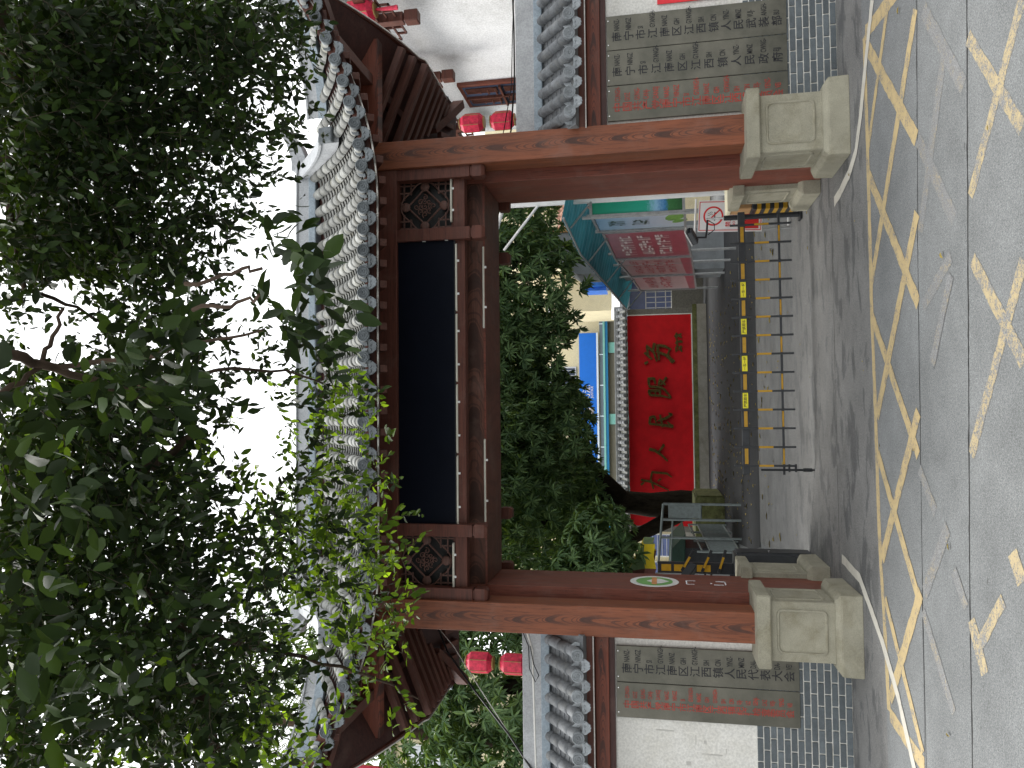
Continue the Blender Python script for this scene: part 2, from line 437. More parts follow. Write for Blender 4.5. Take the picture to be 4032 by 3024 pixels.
# ground: worn asphalt with speckle, stains and darker wet runs
def asphalt(name, col, wet=0.0, speck=1.0):
    g = NG(name); v = g.co((1, 1, 1), 'Object')
    f1 = g.noise(v, 105, 3, .75); f2 = g.noise(v, 42, 3, .6); big = g.noise(v, .9, 6, .65); mid = g.noise(v, 5, 6, .7)
    c = g.ramp(big, [(.3, tuple(q * .8 for q in col)), (.7, tuple(q * 1.15 for q in col))])
    c = g.mix(.85 * speck, c, g.ramp(f1, [(.34, .34), (.5, 1.0), (.64, 1.8)]), 'MULTIPLY')
    c = g.mix(.5 * speck, c, g.ramp(f2, [(.35, .65), (.65, 1.35)]), 'MULTIPLY')
    c = g.mix(.5, c, g.ramp(mid, [(.3, .8), (.7, 1.15)]), 'MULTIPLY')
    dd = g.ramp(g.noise(g.co((3.0, 11.0, 1)), 2.6, 3, .55), [(.70, 0.0), (.735, 1.0)])
    c = g.mix(g.math('MULTIPLY', dd, .6), c, (.035, .035, .033))
    rgh = .9; g.b.inputs['Specular IOR Level'].default_value = .12
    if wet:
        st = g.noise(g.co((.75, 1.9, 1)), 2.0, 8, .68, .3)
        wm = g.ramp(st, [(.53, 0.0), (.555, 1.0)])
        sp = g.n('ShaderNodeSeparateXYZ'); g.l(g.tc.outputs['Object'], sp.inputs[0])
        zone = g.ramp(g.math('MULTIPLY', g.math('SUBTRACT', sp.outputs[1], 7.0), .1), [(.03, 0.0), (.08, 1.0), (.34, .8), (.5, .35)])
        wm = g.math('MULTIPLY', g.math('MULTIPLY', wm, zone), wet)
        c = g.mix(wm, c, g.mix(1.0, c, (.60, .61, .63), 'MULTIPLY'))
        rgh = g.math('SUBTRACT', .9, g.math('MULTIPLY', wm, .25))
    g.out(c, rgh); g.bump(f1, .5, .004)
asphalt('asphalt', (.176, .184, .186), 0, .7)
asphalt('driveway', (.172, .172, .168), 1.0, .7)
asphalt('lane', (.042, .044, .047), .6, .4)  # dark base colour stands in for the tree shade on the lane
def paint(name, col, wear):
    g = NG(name); v = g.co()
    f1 = g.noise(v, 105, 3, .75); f2 = g.noise(v, 7, 6, .75); f3 = g.noise(v, 40, 3, .6)
    k = g.math('ADD', g.math('MULTIPLY', f1, .35), g.math('ADD', g.math('MULTIPLY', f2, .4), g.math('MULTIPLY', f3, .25)))
    mk = g.ramp(k, [(wear - .03, 0.0), (wear + .03, 1.0)])
    asp = g.mix(.64, (.186, .190, .192), g.ramp(f1, [(.34, .34), (.5, 1.0), (.64, 1.8)]), 'MULTIPLY')
    pc = g.mix(.5, col, g.ramp(f2, [(.3, .7), (.7, 1.1)]), 'MULTIPLY')
    g.out(g.mix(mk, asp, pc), .8); g.bump(f1, .3, .003)
paint('paint_yellow', (.45, .35, .185), .45)
paint('paint_yellow_worn', (.40, .325, .19), .495)
paint('paint_yellow_faint', (.30, .26, .185), .55)
paint('paint_white', (.52, .50, .44), .40)

# ------------------------------------------------------------------ ground
def sheet(name, poly, z, mat, parent=None):
    mb = MB(); mb.add([(x, y, z) for x, y in poly], [tuple(range(len(poly)))])
    return mb.obj(name, mat, parent)
ground = struct(sheet('ground', [(-150, -60), (150, -60), (150, 200), (-150, 200)], -.012, 'asphalt'))
road = struct(sheet('road', [(-40, -20), (40, -20), (40, 5.0), (2.6, 5.18), (.98, 5.29), (.19, 5.34), (-1.18, 5.43), (-2.35, 5.48), (-40, 5.9)], 0, 'asphalt'))
road2 = struct(sheet('road_edge_strip', [(40, 5.02), (40, 5.9), (3.04, 6.08), (1.17, 6.22), (-1.46, 6.34), (-40, 7.2), (-40, 5.915), (-2.35, 5.495), (-1.18, 5.445), (.19, 5.355), (.98, 5.305), (2.6, 5.195)], 0, 'asphalt'))
hatch = struct(sheet('hatched_strip', [(40, 5.915), (3.04, 6.092), (1.17, 6.232), (-1.46, 6.352), (-40, 7.21), (-40, 7.3), (-2.7, 7.38), (-1.43, 7.50), (.85, 7.57), (3.6, 7.57), (40, 7.6)], 0, 'asphalt'))
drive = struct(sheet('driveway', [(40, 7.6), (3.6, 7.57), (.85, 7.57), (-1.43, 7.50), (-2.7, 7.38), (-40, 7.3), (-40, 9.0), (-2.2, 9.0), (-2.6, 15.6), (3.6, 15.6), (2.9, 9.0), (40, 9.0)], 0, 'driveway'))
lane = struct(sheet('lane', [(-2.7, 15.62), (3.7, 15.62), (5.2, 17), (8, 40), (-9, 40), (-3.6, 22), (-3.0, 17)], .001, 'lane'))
# dark joints that have opened between the strips
def joint(name, pts, w, parent):
    mb = MB()
    p2 = []
    for (a, b) in zip(pts[:-1], pts[1:]):
        for k in range(14):
            t = k / 14; p2.append((a[0] + (b[0] - a[0]) * t, a[1] + (b[1] - a[1]) * t + random.uniform(-.008, .008)))
    p2.append(pts[-1]); vs = []
    for x, y in p2:
        q = w * random.uniform(.2, 1.5); vs += [(x, y - q, .0010), (x, y + q, .0010)]
    mb.add(vs, [(2 * i, 2 * i + 2, 2 * i + 3, 2 * i + 1) for i in range(len(p2) - 1)])
    return mb.obj(name, 'crack', parent)
joint('joint', [(7, 5.78), (3.04, 6.085), (1.17, 6.226), (-1.46, 6.346), (-7, 6.6)], .006, road2)
joint('joint', [(7, 5.0), (2.6, 5.187), (.98, 5.297), (.19, 5.347), (-1.18, 5.437), (-2.35, 5.487), (-7, 5.65)], .007, road)
joint('joint', [(-1.75, 9.02), (2.4, 9.0)], .005, drive)
joint('joint', [(-2.6, 15.61), (3.6, 15.61)], .02, drive)

def strip(name, pts, w, mat, parent, z=.004):
    """painted line of even width with slightly ragged edges"""
    mb = MB(); vs = []; P = [Vector((x, y, 0)) for x, y in pts]; Q = []
    for a, b in zip(P[:-1], P[1:]):
        n = max(2, int((b - a).length / .07))
        Q += [a.lerp(b, k / n) for k in range(n)]
    Q.append(P[-1])
    for i, p in enumerate(Q):
        d = (Q[min(i + 1, len(Q) - 1)] - Q[max(i - 1, 0)]).normalized(); s_ = Vector((-d.y, d.x, 0))
        vs += [p + s_ * (w / 2 + random.uniform(-.006, .006)) + Vector((0, 0, z)), p - s_ * (w / 2 + random.uniform(-.006, .006)) + Vector((0, 0, z))]
    mb.add(vs, [(2 * i, 2 * i + 1, 2 * i + 3, 2 * i + 2) for i in range(len(Q) - 1)])
    return mb.obj(name, mat, parent)
YL = [  # hatched box: far side, two ends, diagonals
    ([(-2.68, 7.31), (-1.9, 7.37), (-1.43, 7.43), (-.94, 7.46), (0, 7.47), (.85, 7.5), (2.4, 7.49), (3.52, 7.5)], .10),
    ([(3.53, 7.46), (3.43, 6.69), (3.38, 6.2)], .14), ([(-2.7, 7.28), (-2.76, 6.41)], .13)]
G3 = lambda x, y: (2688 + x * .6076, y * .6076); G6 = lambda x, y: (2688 + x * .6076, 1008 + y * .6076); G9 = lambda x, y: (2688 + x * .6076, 2016 + y * .6076)
def onground(p):
    r = Fv + Pu * (2016 - p[0]) / FPX + Pr * (1512 - p[1]) / FPX
    return (-r[0] * EYE / r[2], -r[1] * EYE / r[2])
for a, b, w in [(G3(1195, 300), G3(1515, 900), .13), (G3(1510, 60), G6(1222, 190), .11), (G3(1330, 30), G3(1203, 960), .085), (G3(1205, 1130), G6(1528, 310), .12),
                (G3(1520, 1380), G6(1262, 1040), .12), (G6(1232, 400), G6(1530, 1290), .11), (G6(1530, 1010), G9(1295, 300), .12), (G6(1268, 1280), G9(1545, 610), .11),
                (G9(1545, 520), G9(1348, 1215), .12), (G9(1315, 560), G9(1560, 1560), .09)]:
    YL.append(([onground(a), onground(b)], w))
for i, (pts, w) in enumerate(YL): strip('yellow_line', pts, w, 'paint_yellow', hatch, .0012 + i * .0003)
for i, (a, b, w) in enumerate([(G3(1850, 240), G3(2200, 830), .12), (G3(2200, 0), G3(1865, 1270), .12), (G6(1880, 20), G6(2212, 690), .13), (G6(2212, 30), G6(1872, 1290), .12),
                (G9(1872, 700), G9(1960, 1050), .16), (G9(2080, 570), G9(1905, 900), .11), (G9(2140, 260), G9(2200, 460), .16)]):
    strip('worn_yellow_line', [onground(a), onground(b)], w * .8, 'paint_yellow_worn', road, .0012 + i * .0003)
for i, (a, b, w) in enumerate([(G3(1525, 900), G3(1760, 1420), .12), (G3(1700, 300), G3(1540, 1500), .12), (G3(1560, 60), G3(1820, 560), .12), (G6(1560, 330), G6(1740, 0), .1),
                (G6(1535, 1380), G6(1640, 1659), .1), (G9(1560, 640), G9(1760, 1300), .1), (G9(1720, 100), G9(1570, 530), .12), (G9(1760, 380), G9(1840, 620), .1), (G6(1740, 120), G6(1620, 700), .1)]):
    strip('faint_yellow_line', [onground(a), onground(b)], w, 'paint_yellow_faint', road2, .0012 + i * .0003)
wl_r = [onground(G3(*q)) for q in ((1232, 0), (1205, 250), (1180, 500), (1155, 760), (1125, 980), (1080, 1130), (1020, 1250), (985, 1310))]
wl_l = [onground(G9(*q)) for q in ((1035, 300), (1080, 350), (1150, 430), (1220, 620), (1300, 850), (1400, 1200), (1500, 1640), (1560, 1900))]
strip('white_line', wl_r, .11, 'paint_white', drive, .0054); strip('white_line', wl_l, .10, 'paint_white', drive, .0054)

# ------------------------------------------------------------------ gateway
CX, YR = .37, 9.2
gate = thing('gateway', 'red timber gateway with grey tiled upturned roof over the drive', 'gateway', (CX, YR, 0))
def rounded(w, h, r, n=4):
    p = []
    for cx, cz, a0 in ((w - r, h - r, 0), (-w + r, h - r, 90), (-w + r, -h + r, 180), (w - r, -h + r, 270)):
        for k in range(n + 1):
            a = R(a0 + 90 * k / n); p.append((cx + r * math.cos(a), cz + r * math.sin(a)))
    return p
base_meshes = {}
def column_base(x, y, front):
    s_ = link_obj('column_base', base_meshes.setdefault('shaft', MB().box(-.305, .305, -.305, .305, .2, .88).mesh('base_shaft', 'cast_stone', .008)), gate, (x, y, 0))
    INV[s_.name] = Matrix.Identity(4)
    if 'plinth' not in base_meshes:
        p = MB().add([(-.41, -.41, 0), (.41, -.41, 0), (.41, .41, 0), (-.41, .41, 0), (-.405, -.405, .2), (.405, -.405, .2), (.405, .405, .2), (-.405, .405, .2), (-.345, -.345, .245), (.345, -.345, .245), (.345, .345, .245), (-.345, .345, .245)],
                     [(0, 3, 2, 1), (8, 9, 10, 11)] + [(a, (a + 1) % 4, (a + 1) % 4 + 4, a + 4) for a in range(4)] + [(a + 4, (a + 1) % 4 + 4, (a + 1) % 4 + 8, a + 8) for a in range(4)])
        base_meshes['plinth'] = p.mesh('base_plinth', 'cast_stone', .007, 2)
        base_meshes['cap'] = MB().box(-.372, .372, -.372, .372, .872, 1.008).mesh('base_cap', 'cast_stone', .01, 2)
        for nm, rot in (('rim_f', 0), ('rim_s', 1)):
            mb = MB(); q = rounded(.215, .235, .05); n = len(q)
            rings = []
            for sc, d in ((1.06, 0), (1.03, -.013), (.97, -.013), (.94, 0)):
                rings.append([(a * sc, -.3045 + d, b * sc + .56) for a, b in q])
            vs = sum(rings, [])
            fs = [(i * n + k, i * n + (k + 1) % n, (i + 1) * n + (k + 1) % n, (i + 1) * n + k) for i in range(3) for k in range(n)]
            mb.add(vs, fs)
            base_meshes[nm] = mb.mesh('panel_rim', 'cast_stone')
    link_obj('plinth', base_meshes['plinth'], s_); link_obj('cap', base_meshes['cap'], s_)
    for k in range(4): link_obj('panel_rim', base_meshes['rim_f'], s_, rot=(0, 0, k * math.pi / 2))
col_mesh = MB().box(-.163, .163, -.163, .163, 1.0, 5.35).mesh('column', 'wood_column', .006)
for sx in (-1, 1):
    for y in (8.49, 9.91):
        column_base(CX + sx * 2.635, y, y < 9)
        link_obj('column', col_mesh, gate, (CX + sx * 2.655, y, 0))
    x0, x1 = (CX + 2.393, CX + 2.80) if sx > 0 else (CX - 2.80, CX - 2.393)
    o = MB().box(-(x1 - x0) / 2, (x1 - x0) / 2, -.435, .435, 0, 4.4).obj('jamb', 'wood_jamb', gate, .005, loc=((x0 + x1) / 2, 9.205, 0))
# lintel and the long beams
mb = MB().box(-2.39, 2.39, -.43, .43, -.14, .42); mb.obj('lintel', 'wood_lintel', gate, .005, loc=(CX, 9.205, 4.118))
MB().box(-2.39, 2.39, -.012, .012, -.012, .012).obj('lintel_bead', 'wood_jamb', gate, loc=(CX, 8.772, 3.985))
for yy in (8.47, 9.93):
    MB().box(-2.49, 2.49, -.11, .11, -.16, .30).obj('top_beam', 'wood_beam', gate, .005, loc=(CX, yy, 5.10))
    MB().box(-2.49, 2.49, -.06, .06, -.068, .068).obj('bottom_rail', 'wood_beam', gate, .004, loc=(CX, yy + (.03 if yy < 9 else -.03), 4.205))
    MB().box(-2.49, 2.49, -.02, .02, -.36, .36).obj('back_board', 'screen_frame', gate, loc=(CX, yy + (.13 if yy < 9 else -.13), 4.62))
# hanging posts with a notched foot
post = MB()
post.box(-.07, .07, -.07, .07, 4.06, 5.0); post.box(-.055, .055, -.055, .055, 4.035, 4.06); post.box(-.075, .075, -.075, .075, 3.92, 4.035)
post.add([(-.075, -.075, 3.92), (.075, -.075, 3.92), (.075, .075, 3.92), (-.075, .075, 3.92), (-.05, -.05, 3.885), (.05, -.05, 3.885), (.05, .05, 3.885), (-.05, .05, 3.885)],
         [(7, 6, 5, 4)] + [(a, a + 4, (a + 1) % 4 + 4, (a + 1) % 4) for a in range(4)])
pm = post.mesh('hanging_post', 'wood_beam', .004)
for yy in (8.44, 9.96):
    for off in (-2.43, -1.71, 1.71, 2.43): link_obj('hanging_post', pm, gate, (CX + off, yy, 0))
# carved lattice panels between the posts
lat_w, lat_h = .325, .345
def spiral(cx, cz, r0, turns, a0, sgn):
    return [(cx + r0 * (1 - t) * math.cos(a0 + sgn * t * turns * 6.283), 0, cz + r0 * (1 - t) * math.sin(a0 + sgn * t * turns * 6.283)) for t in np.linspace(0, .88, 14)]
scroll = MB()
for i in range(-3, 4):
    for j in range(-3, 4):
        if abs(i) + abs(j) <= 3 and (i + j) % 2 == 0 or (abs(i) + abs(j) <= 2):
            scroll.tube(spiral(i * .052 + random.uniform(-.006, .006), j * .052, .036, 1.3, random.uniform(0, 6), random.choice((-1, 1))), .0075, 4, True)
for a0 in range(4):
    a = a0 * math.pi / 2; b = a + math.pi / 2
    scroll.tube([(.215 * math.cos(a), 0, .215 * math.sin(a)), (.215 * math.cos(b), 0, .215 * math.sin(b))], .012, 4)
scroll_m = scroll.mesh('scrollwork', 'carved')
ring = MB(); pts = []
for k in range(65):
    a = 2 * math.pi * k / 64; rr = .245 + .05 * abs(math.cos(2 * a)) ** 1.2
    pts.append((rr * math.cos(a), 0, rr * math.sin(a)))
ring.tube(pts, .011, 4, False); ring_m = ring.mesh('lobed_ring', 'carved')
med = MB().lathe([(.0, -.008), (.04, -.008), (.056, -.002), (.056, .008), (.0, .008)], n=12, axis='y').mesh('medallion', 'carved')
cur = MB()
for s1 in (-1, 1): cur.tube(spiral(s1 * .03, 0, .03, 1.2, 0 if s1 < 0 else 3.14, s1), .006, 4)
cur_m = cur.mesh('curl', 'carved')
barv = MB().box(-.008, .008, -.009, .009, -.5, .5).mesh('lattice_bar', 'carved')
for yy in (8.50, 9.90):
    for sx in (-1, 1):
        c = (CX + sx * 2.075, yy, 4.635)
        fr = MB()
        for a in (-1, 1):
            fr.box(-.36, .36, -.03, .03, a * .355 - .025, a * .355 + .025); fr.box(a * .33 - .02, a * .33 + .02, -.028, .028, -.345, .345)
        p = fr.obj('carved_panel', 'wood_beam', gate, loc=c); INV[p.name] = Matrix.Identity(4)
        for q in (-.255, -.17, -.06, .06, .17, .255):
            for a in (-1, 1):
                ln = .345 - (.10 if abs(q) > .2 else (.16 if abs(q) > .1 else .30))
                for rot in (0, 1):
                    o = link_obj('lattice_bar', barv, p); o.scale = (1, 1, ln)
                    if rot: o.rotation_euler = (0, R(90), 0); o.location = (a * (.33 - ln / 2), 0, q)
                    else: o.location = (q, 0, a * (.345 - ln / 2))
        link_obj('lobed_ring', ring_m, p, (0, 0, 0)); link_obj('scrollwork', scroll_m, p, (0, 0, 0))
        for k in range(4):
            a = k * math.pi / 2
            link_obj('medallion', med, p, (.235 * math.cos(a), -.006, .235 * math.sin(a)))
            link_obj('curl', cur_m, p, (.315 * math.cos(a), 0, .315 * math.sin(a)), (0, a, 0))

# ---- roof
AX, AY, ZE = 4.23, 1.70, 4.95
def H(d): q = d / 1.7; return 1.34 * (.66 * q + .34 * q * abs(q))
def upturn(dist): return .147 * max(0, 2.33 - dist) ** 2
def yeave(o): return 7.5 - .22 * min(1.15, max(0, (abs(o) - 1.9) / 2.33)) ** 2
def roofz(off, Y):
    o = abs(off); w = abs(Y - YR); d = AY - w; ds = AX - o
    rear = .2 if Y > YR else 1.0
    if o <= 2.75 or d <= ds: return ZE + H(d) + upturn(AX - o) * rear
    return ZE + H(ds) + max(upturn(AY - w) * rear, 0)
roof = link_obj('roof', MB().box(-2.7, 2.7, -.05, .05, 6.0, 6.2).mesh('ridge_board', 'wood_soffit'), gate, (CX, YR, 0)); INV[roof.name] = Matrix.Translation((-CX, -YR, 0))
# deck: closed shell under the tiles, following hips and upturned corners
def deck_grid():
    offs = np.concatenate([np.linspace(-4.42, -2.75, 15), np.linspace(-2.55, 2.55, 24), np.linspace(2.75, 4.42, 15)])
    ws = np.linspace(-1, 1, 41); top = []; n = len(offs)
    for off in offs:
        ye = yeave(off)
        for w in ws:
            Y = YR + (YR - ye - .03) * w
            lim = AX + .17 * max(0, (abs(Y - YR) + .63) / 2.33) ** 2 - .04
            o2 = off if abs(off) <= 2.75 else math.copysign(2.75 + (abs(off) - 2.75) * (lim - 2.75) / 1.67, off)
            top.append((CX + o2, Y, roofz(o2, Y) - .02))
    return offs, ws, top
offs, ws, top = deck_grid(); nw = len(ws); no = len(offs)
mb = MB(); nb = len(top)
mb.add(top + [(x, y, z - .05) for x, y, z in top],
       [(i * nw + j, (i + 1) * nw + j, (i + 1) * nw + j + 1, i * nw + j + 1) for i in range(no - 1) for j in range(nw - 1)]
       + [(nb + i * nw + j, nb + i * nw + j + 1, nb + (i + 1) * nw + j + 1, nb + (i + 1) * nw + j) for i in range(no - 1) for j in range(nw - 1)]
       + [(i * nw, nb + i * nw, nb + (i + 1) * nw, (i + 1) * nw) for i in range(no - 1)] + [(i * nw + nw - 1, (i + 1) * nw + nw - 1, nb + (i + 1) * nw + nw - 1, nb + i * nw + nw - 1) for i in range(no - 1)]
       + [(j, j + 1, nb + j + 1, nb + j) for j in range(nw - 1)] + [((no - 1) * nw + j, nb + (no - 1) * nw + j, nb + (no - 1) * nw + j + 1, (no - 1) * nw + j + 1) for j in range(nw - 1)])
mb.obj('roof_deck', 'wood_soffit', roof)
def half_tile(r0, r1, L, n=8):
    vs = []
    for r_, y in ((r0, 0), (r0 * .98, L * .3), (r1, L)):
        for k in range(n + 1):
            a = math.pi * k / n; vs.append((r_ * math.cos(a), y, r_ * math.sin(a)))
    for k in range(n + 1):
        a = math.pi * k / n; vs.append((r0 * .72 * math.cos(a), 0, r0 * .72 * math.sin(a)))
    m = n + 1
    fs = [(i * m + k, i * m + k + 1, (i + 1) * m + k + 1, (i + 1) * m + k) for i in range(2) for k in range(n)] + [(3 * m + k, 3 * m + k + 1, k + 1, k) for k in range(n)]
    mb = MB(); mb.add(vs, fs, True); return mb
def disc_mesh(r_, mat):
    mb = MB(); mb.lathe([(r_ * .97, .05), (r_, 0), (r_ * .86, -.004), (r_ * .80, .004), (r_ * .68, .004), (r_ * .64, -.002), (r_ * .58, .003), (.001, .003)], n=20, axis='y')
    for k in range(5):
        a = k * 1.2566; mb.tube([(.28 * r_ * math.cos(a + t) * (1 - t * .2), .0, .28 * r_ * math.sin(a + t) * (1 - t * .2)) for t in (0, .5, 1.0)], .005, 4)
    return mb.mesh('tile_end_disc', mat)
def collar_mesh(r_, mat):
    vs = []; n = 16
    for k in range(n + 1):
        a = R(-15) + R(210) * k / n; q = r_ * (1.62 + .10 * abs(math.sin(a * 4.5)))
        for rr, y in ((r_ * 1.05, 0), (q, -.004), (q, .012), (r_ * 1.05, .014)): vs.append((rr * math.cos(a), y, rr * math.sin(a)))
    fs = [(i * 4 + k, i * 4 + (k + 1) % 4, (i + 1) * 4 + (k + 1) % 4, (i + 1) * 4 + k) for i in range(n) for k in range(4)]
    return MB().add(vs, fs).mesh('tile_collar', mat)
def drip_mesh(w, h, mat):
    top = [(w * math.cos(a), -.25 * w * math.sin(a)) for a in np.linspace(math.pi, 2 * math.pi, 9)]
    top = [(x, z * -1 - .25 * w) for x, z in top]          # sagging upper edge
    bot = []
    for k in range(11):
        t = k / 10; x = w - 2 * w * t; z = -h * (1 - abs(2 * t - 1) ** 3.2) - .012 - .010 * abs(math.sin(t * 15.7)); bot.append((x * (.98 - .10 * math.sin(math.pi * t)), z))
    top = [(x, -.30 * h * (1 - (x / w) ** 2)) for x, _ in top]
    poly = top + bot
    mb = MB(); mb.prism(poly, 0, .016, 'y')
    for k in range(3): mb.tube([(-.6 * w + .6 * w * k, -.003, -.45 * h), (-.45 * w + .6 * w * k, -.004, -.62 * h), (-.2 * w + .45 * w * k, -.003, -.5 * h)], .004, 4)
    return mb.mesh('drip_tile', mat)
PITCH_T = .226
tile_m = half_tile(.068, .060, .262).mesh('cover_tile', 'tile'); disc_m = disc_mesh(.064, 'tile_end'); collar_m = collar_mesh(.060, 'tile_end'); drip_m = drip_mesh(.088, .105, 'tile_end')
def frame_at(p, t, tilt=0):
    t = Vector(t).normalized(); x = Vector((1, 0, 0)); x = (x - t * x.dot(t)).normalized(); z = x.cross(t)
    m = Matrix((x, t, z)).transposed().to_4x4(); m.translation = Vector(p); return m
def roll_path(off):
    y0 = yeave(off); o = abs(off)
    y1 = YR - .10 if o <= 2.72 else 11.73 - o - .02
    return [Vector((CX + off, y, roofz(off, y) + .030)) for y in np.linspace(y0, max(y1, y0 + .08), 40)]
def along(path, step):
    out = [(path[0], (path[1] - path[0]))]; acc = 0
    for a, b in zip(path[:-1], path[1:]):
        L = (b - a).length
        while acc + L >= step:
            t = (step - acc) / L; a = a.lerp(b, t); L = (b - a).length; acc = 0; out.append((a, b - a))
        acc += L
    return out
pan = MB()
for i in range(-19, 20):
    off = i * PITCH_T
    path = roll_path(off)
    pts = along(path, .205)
    if len(pts) > 1 and (path[-1] - pts[-1][0]).length < .07: pts.pop()
    for p, t in pts:
        o = link_obj('cover_tile', tile_m, roof); o.matrix_basis = frame_at(p + Vector((0, 0, random.uniform(-.003, .003))), t.normalized() + Vector((random.uniform(-.025, .025), 0, 0)))
    p = path[0]
    o = link_obj('tile_end_disc', disc_m, roof, p + Vector((0, -.045, .014))); o.rotation_euler = (R(8), random.uniform(-.2, .2), 0)
    link_obj('tile_collar', collar_m, roof, p + Vector((0, .045, .018)), (R(-24), 0, 0))
    # pan tiles in the trough to the right of this roll
    if i < 19:
        off2 = off + PITCH_T / 2; path2 = roll_path(off2 if abs(off2) <= 2.72 else math.copysign(max(abs(off), abs(off + PITCH_T)) if abs(off2) < 2.72 else abs(off2), off2))
        path2 = [Vector((CX + off2, q.y, roofz(off2, q.y))) for q in path2]
        for p2, t2 in along(path2, .098):
            m = frame_at(p2, t2); m2 = m @ Matrix.Rotation(R(-10), 4, 'X'); vs = []
            for y, dz in ((0, .0), (.11, .0)):
                for k in range(5):
                    a = -1 + k / 2; vs.append(m2 @ Vector((a * .072, y, .022 * a * a + .002)))
            for k in range(5):
                a = -1 + k / 2; vs.append(m2 @ Vector((a * .072, .0, .022 * a * a - .008)))
            pan.add(vs, [(k, k + 1, 6 + k, 5 + k) for k in range(4)] + [(10 + k, 11 + k, k + 1, k) for k in range(4)])
        q = path2[0]
        link_obj('drip_tile', drip_m, roof, q + Vector((0, -.015, .022)), (R(-10), random.uniform(-.05, .05), 0))
po = pan.obj('pan_tiles', 'tile', roof); po['kind'] = 'stuff'
# ridges
rd = MB()
rd.box(-2.80, 2.80, -.115, .115, 6.30, 6.40)
rd.obj('ridge_base', 'ridge_base', roof, .01, loc=(CX, YR, 0))
MB().box(-2.86, 2.86, -.095, .095, 6.395, 6.555).obj('main_ridge', 'ridge', roof, .006, loc=(CX, YR, 0))
MB().box(-2.88, 2.88, -.115, .115, 6.553, 6.578).obj('ridge_cap', 'ridge', roof, .006, loc=(CX, YR, 0))
horn = [(0, 0)]
out_ = [(0, -.02), (.18, .0), (.34, .07), (.46, .18), (.53, .34)]; inn = [(.50, .36), (.38, .28), (.25, .23), (.12, .20), (0, .20)]
hm = MB().prism([(0, -.16), (.10, -.14)] + out_ + inn, -.085, .085, 'y').mesh('ridge_horn', 'ridge', .008)
for sx in (-1, 1):
    o = link_obj('ridge_horn', hm, roof, (CX + sx * 2.84, YR, 6.46)); o.rotation_euler = (0, 0, 0 if sx > 0 else math.pi)
    # ridge running down the slope to an upturned foot
    P = []
    for t in np.linspace(0, 1, 14):
        y = YR - .05 - t * .93; x = CX + sx * (2.80 + .10 * t); z = roofz(2.72, y) + .03 + (.02 + .09 * t ** 3)
        P.append((x, y, z))
    MB().sweep(P, [(-.085, -.05), (.085, -.05), (.085, .17), (.105, .17), (.105, .205), (-.105, .205), (-.105, .17), (-.085, .17)]).obj('descending_ridge', 'ridge', roof)
    MB().box(-.09, .09, -.03, .03, -.10, .09).obj('ridge_foot', 'tile_end', roof, .01, loc=(P[-1][0], P[-1][1] - .04, P[-1][2] + .10), rot=(R(-12), 0, 0))
    for yy in (1, -1):
        P = []
        for t in np.linspace(0, 1, 22):
            o_ = 3.26 + t * 1.17; Y = 11.73 - o_
            z = roofz(o_, Y if yy > 0 else 2 * YR - Y) + .02 + .05 * t ** 3
            P.append((CX + sx * o_, YR + (Y - YR) * yy, z))
        MB().sweep(P, [(-.09, -.06), (.09, -.06), (.08, .05), (-.08, .05)]).obj('hip_base', 'ridge_base', roof)
        MB().sweep([(a, b, c + .047) for a, b, c in P], [(-.07, 0), (.07, 0), (.07, .125), (.088, .125), (.088, .15), (-.088, .15), (-.088, .125), (-.07, .125)]).obj('hip_ridge', 'ridge', roof)
# fascia boards with a bright metal edge, following the eave
for yy in (1, -1):
    E1, E2 = [], []
    for off in np.linspace(-4.42, 4.42, 70):
        Y = yeave(off) + .075; z = ZE + upturn(AX - abs(off)) * (1 if yy > 0 else .2) - .03
        E1.append((CX + off, YR + (Y - YR) * yy, z)); E2.append((CX + off, YR + (Y - .018 - YR) * yy, z - .052))
    MB().sweep(E1, [(-.015, -.05), (.015, -.05), (.015, .09), (-.015, .09)]).obj('fascia', 'wood_beam', roof)
    MB().sweep(E2, [(-.008, -.008), (.008, -.008), (.008, .008), (-.008, .008)]).obj('edge_strip', 'metal_strip', roof)
for sx in (-1, 1):
    E1, E2 = [], []
    for w in np.linspace(-1.92, 1.92, 40):
        o_ = AX + .15 * max(0, (abs(w) + .63) / 2.33) ** 2 - .05; z = ZE + upturn(max(0, AY - abs(w))) * (1 if w < 0 else .2) - .05
        E1.append((CX + sx * o_, YR + w, z)); E2.append((CX + sx * (o_ + .012), YR + w, z - .06))
    MB().sweep(E1, [(-.015, -.05), (.015, -.05), (.015, .10), (-.015, .10)]).obj('fascia', 'wood_beam', roof)
    MB().sweep(E2, [(-.008, -.008), (.008, -.008), (.008, .008), (-.008, .008)]).obj('edge_strip', 'metal_strip', roof)
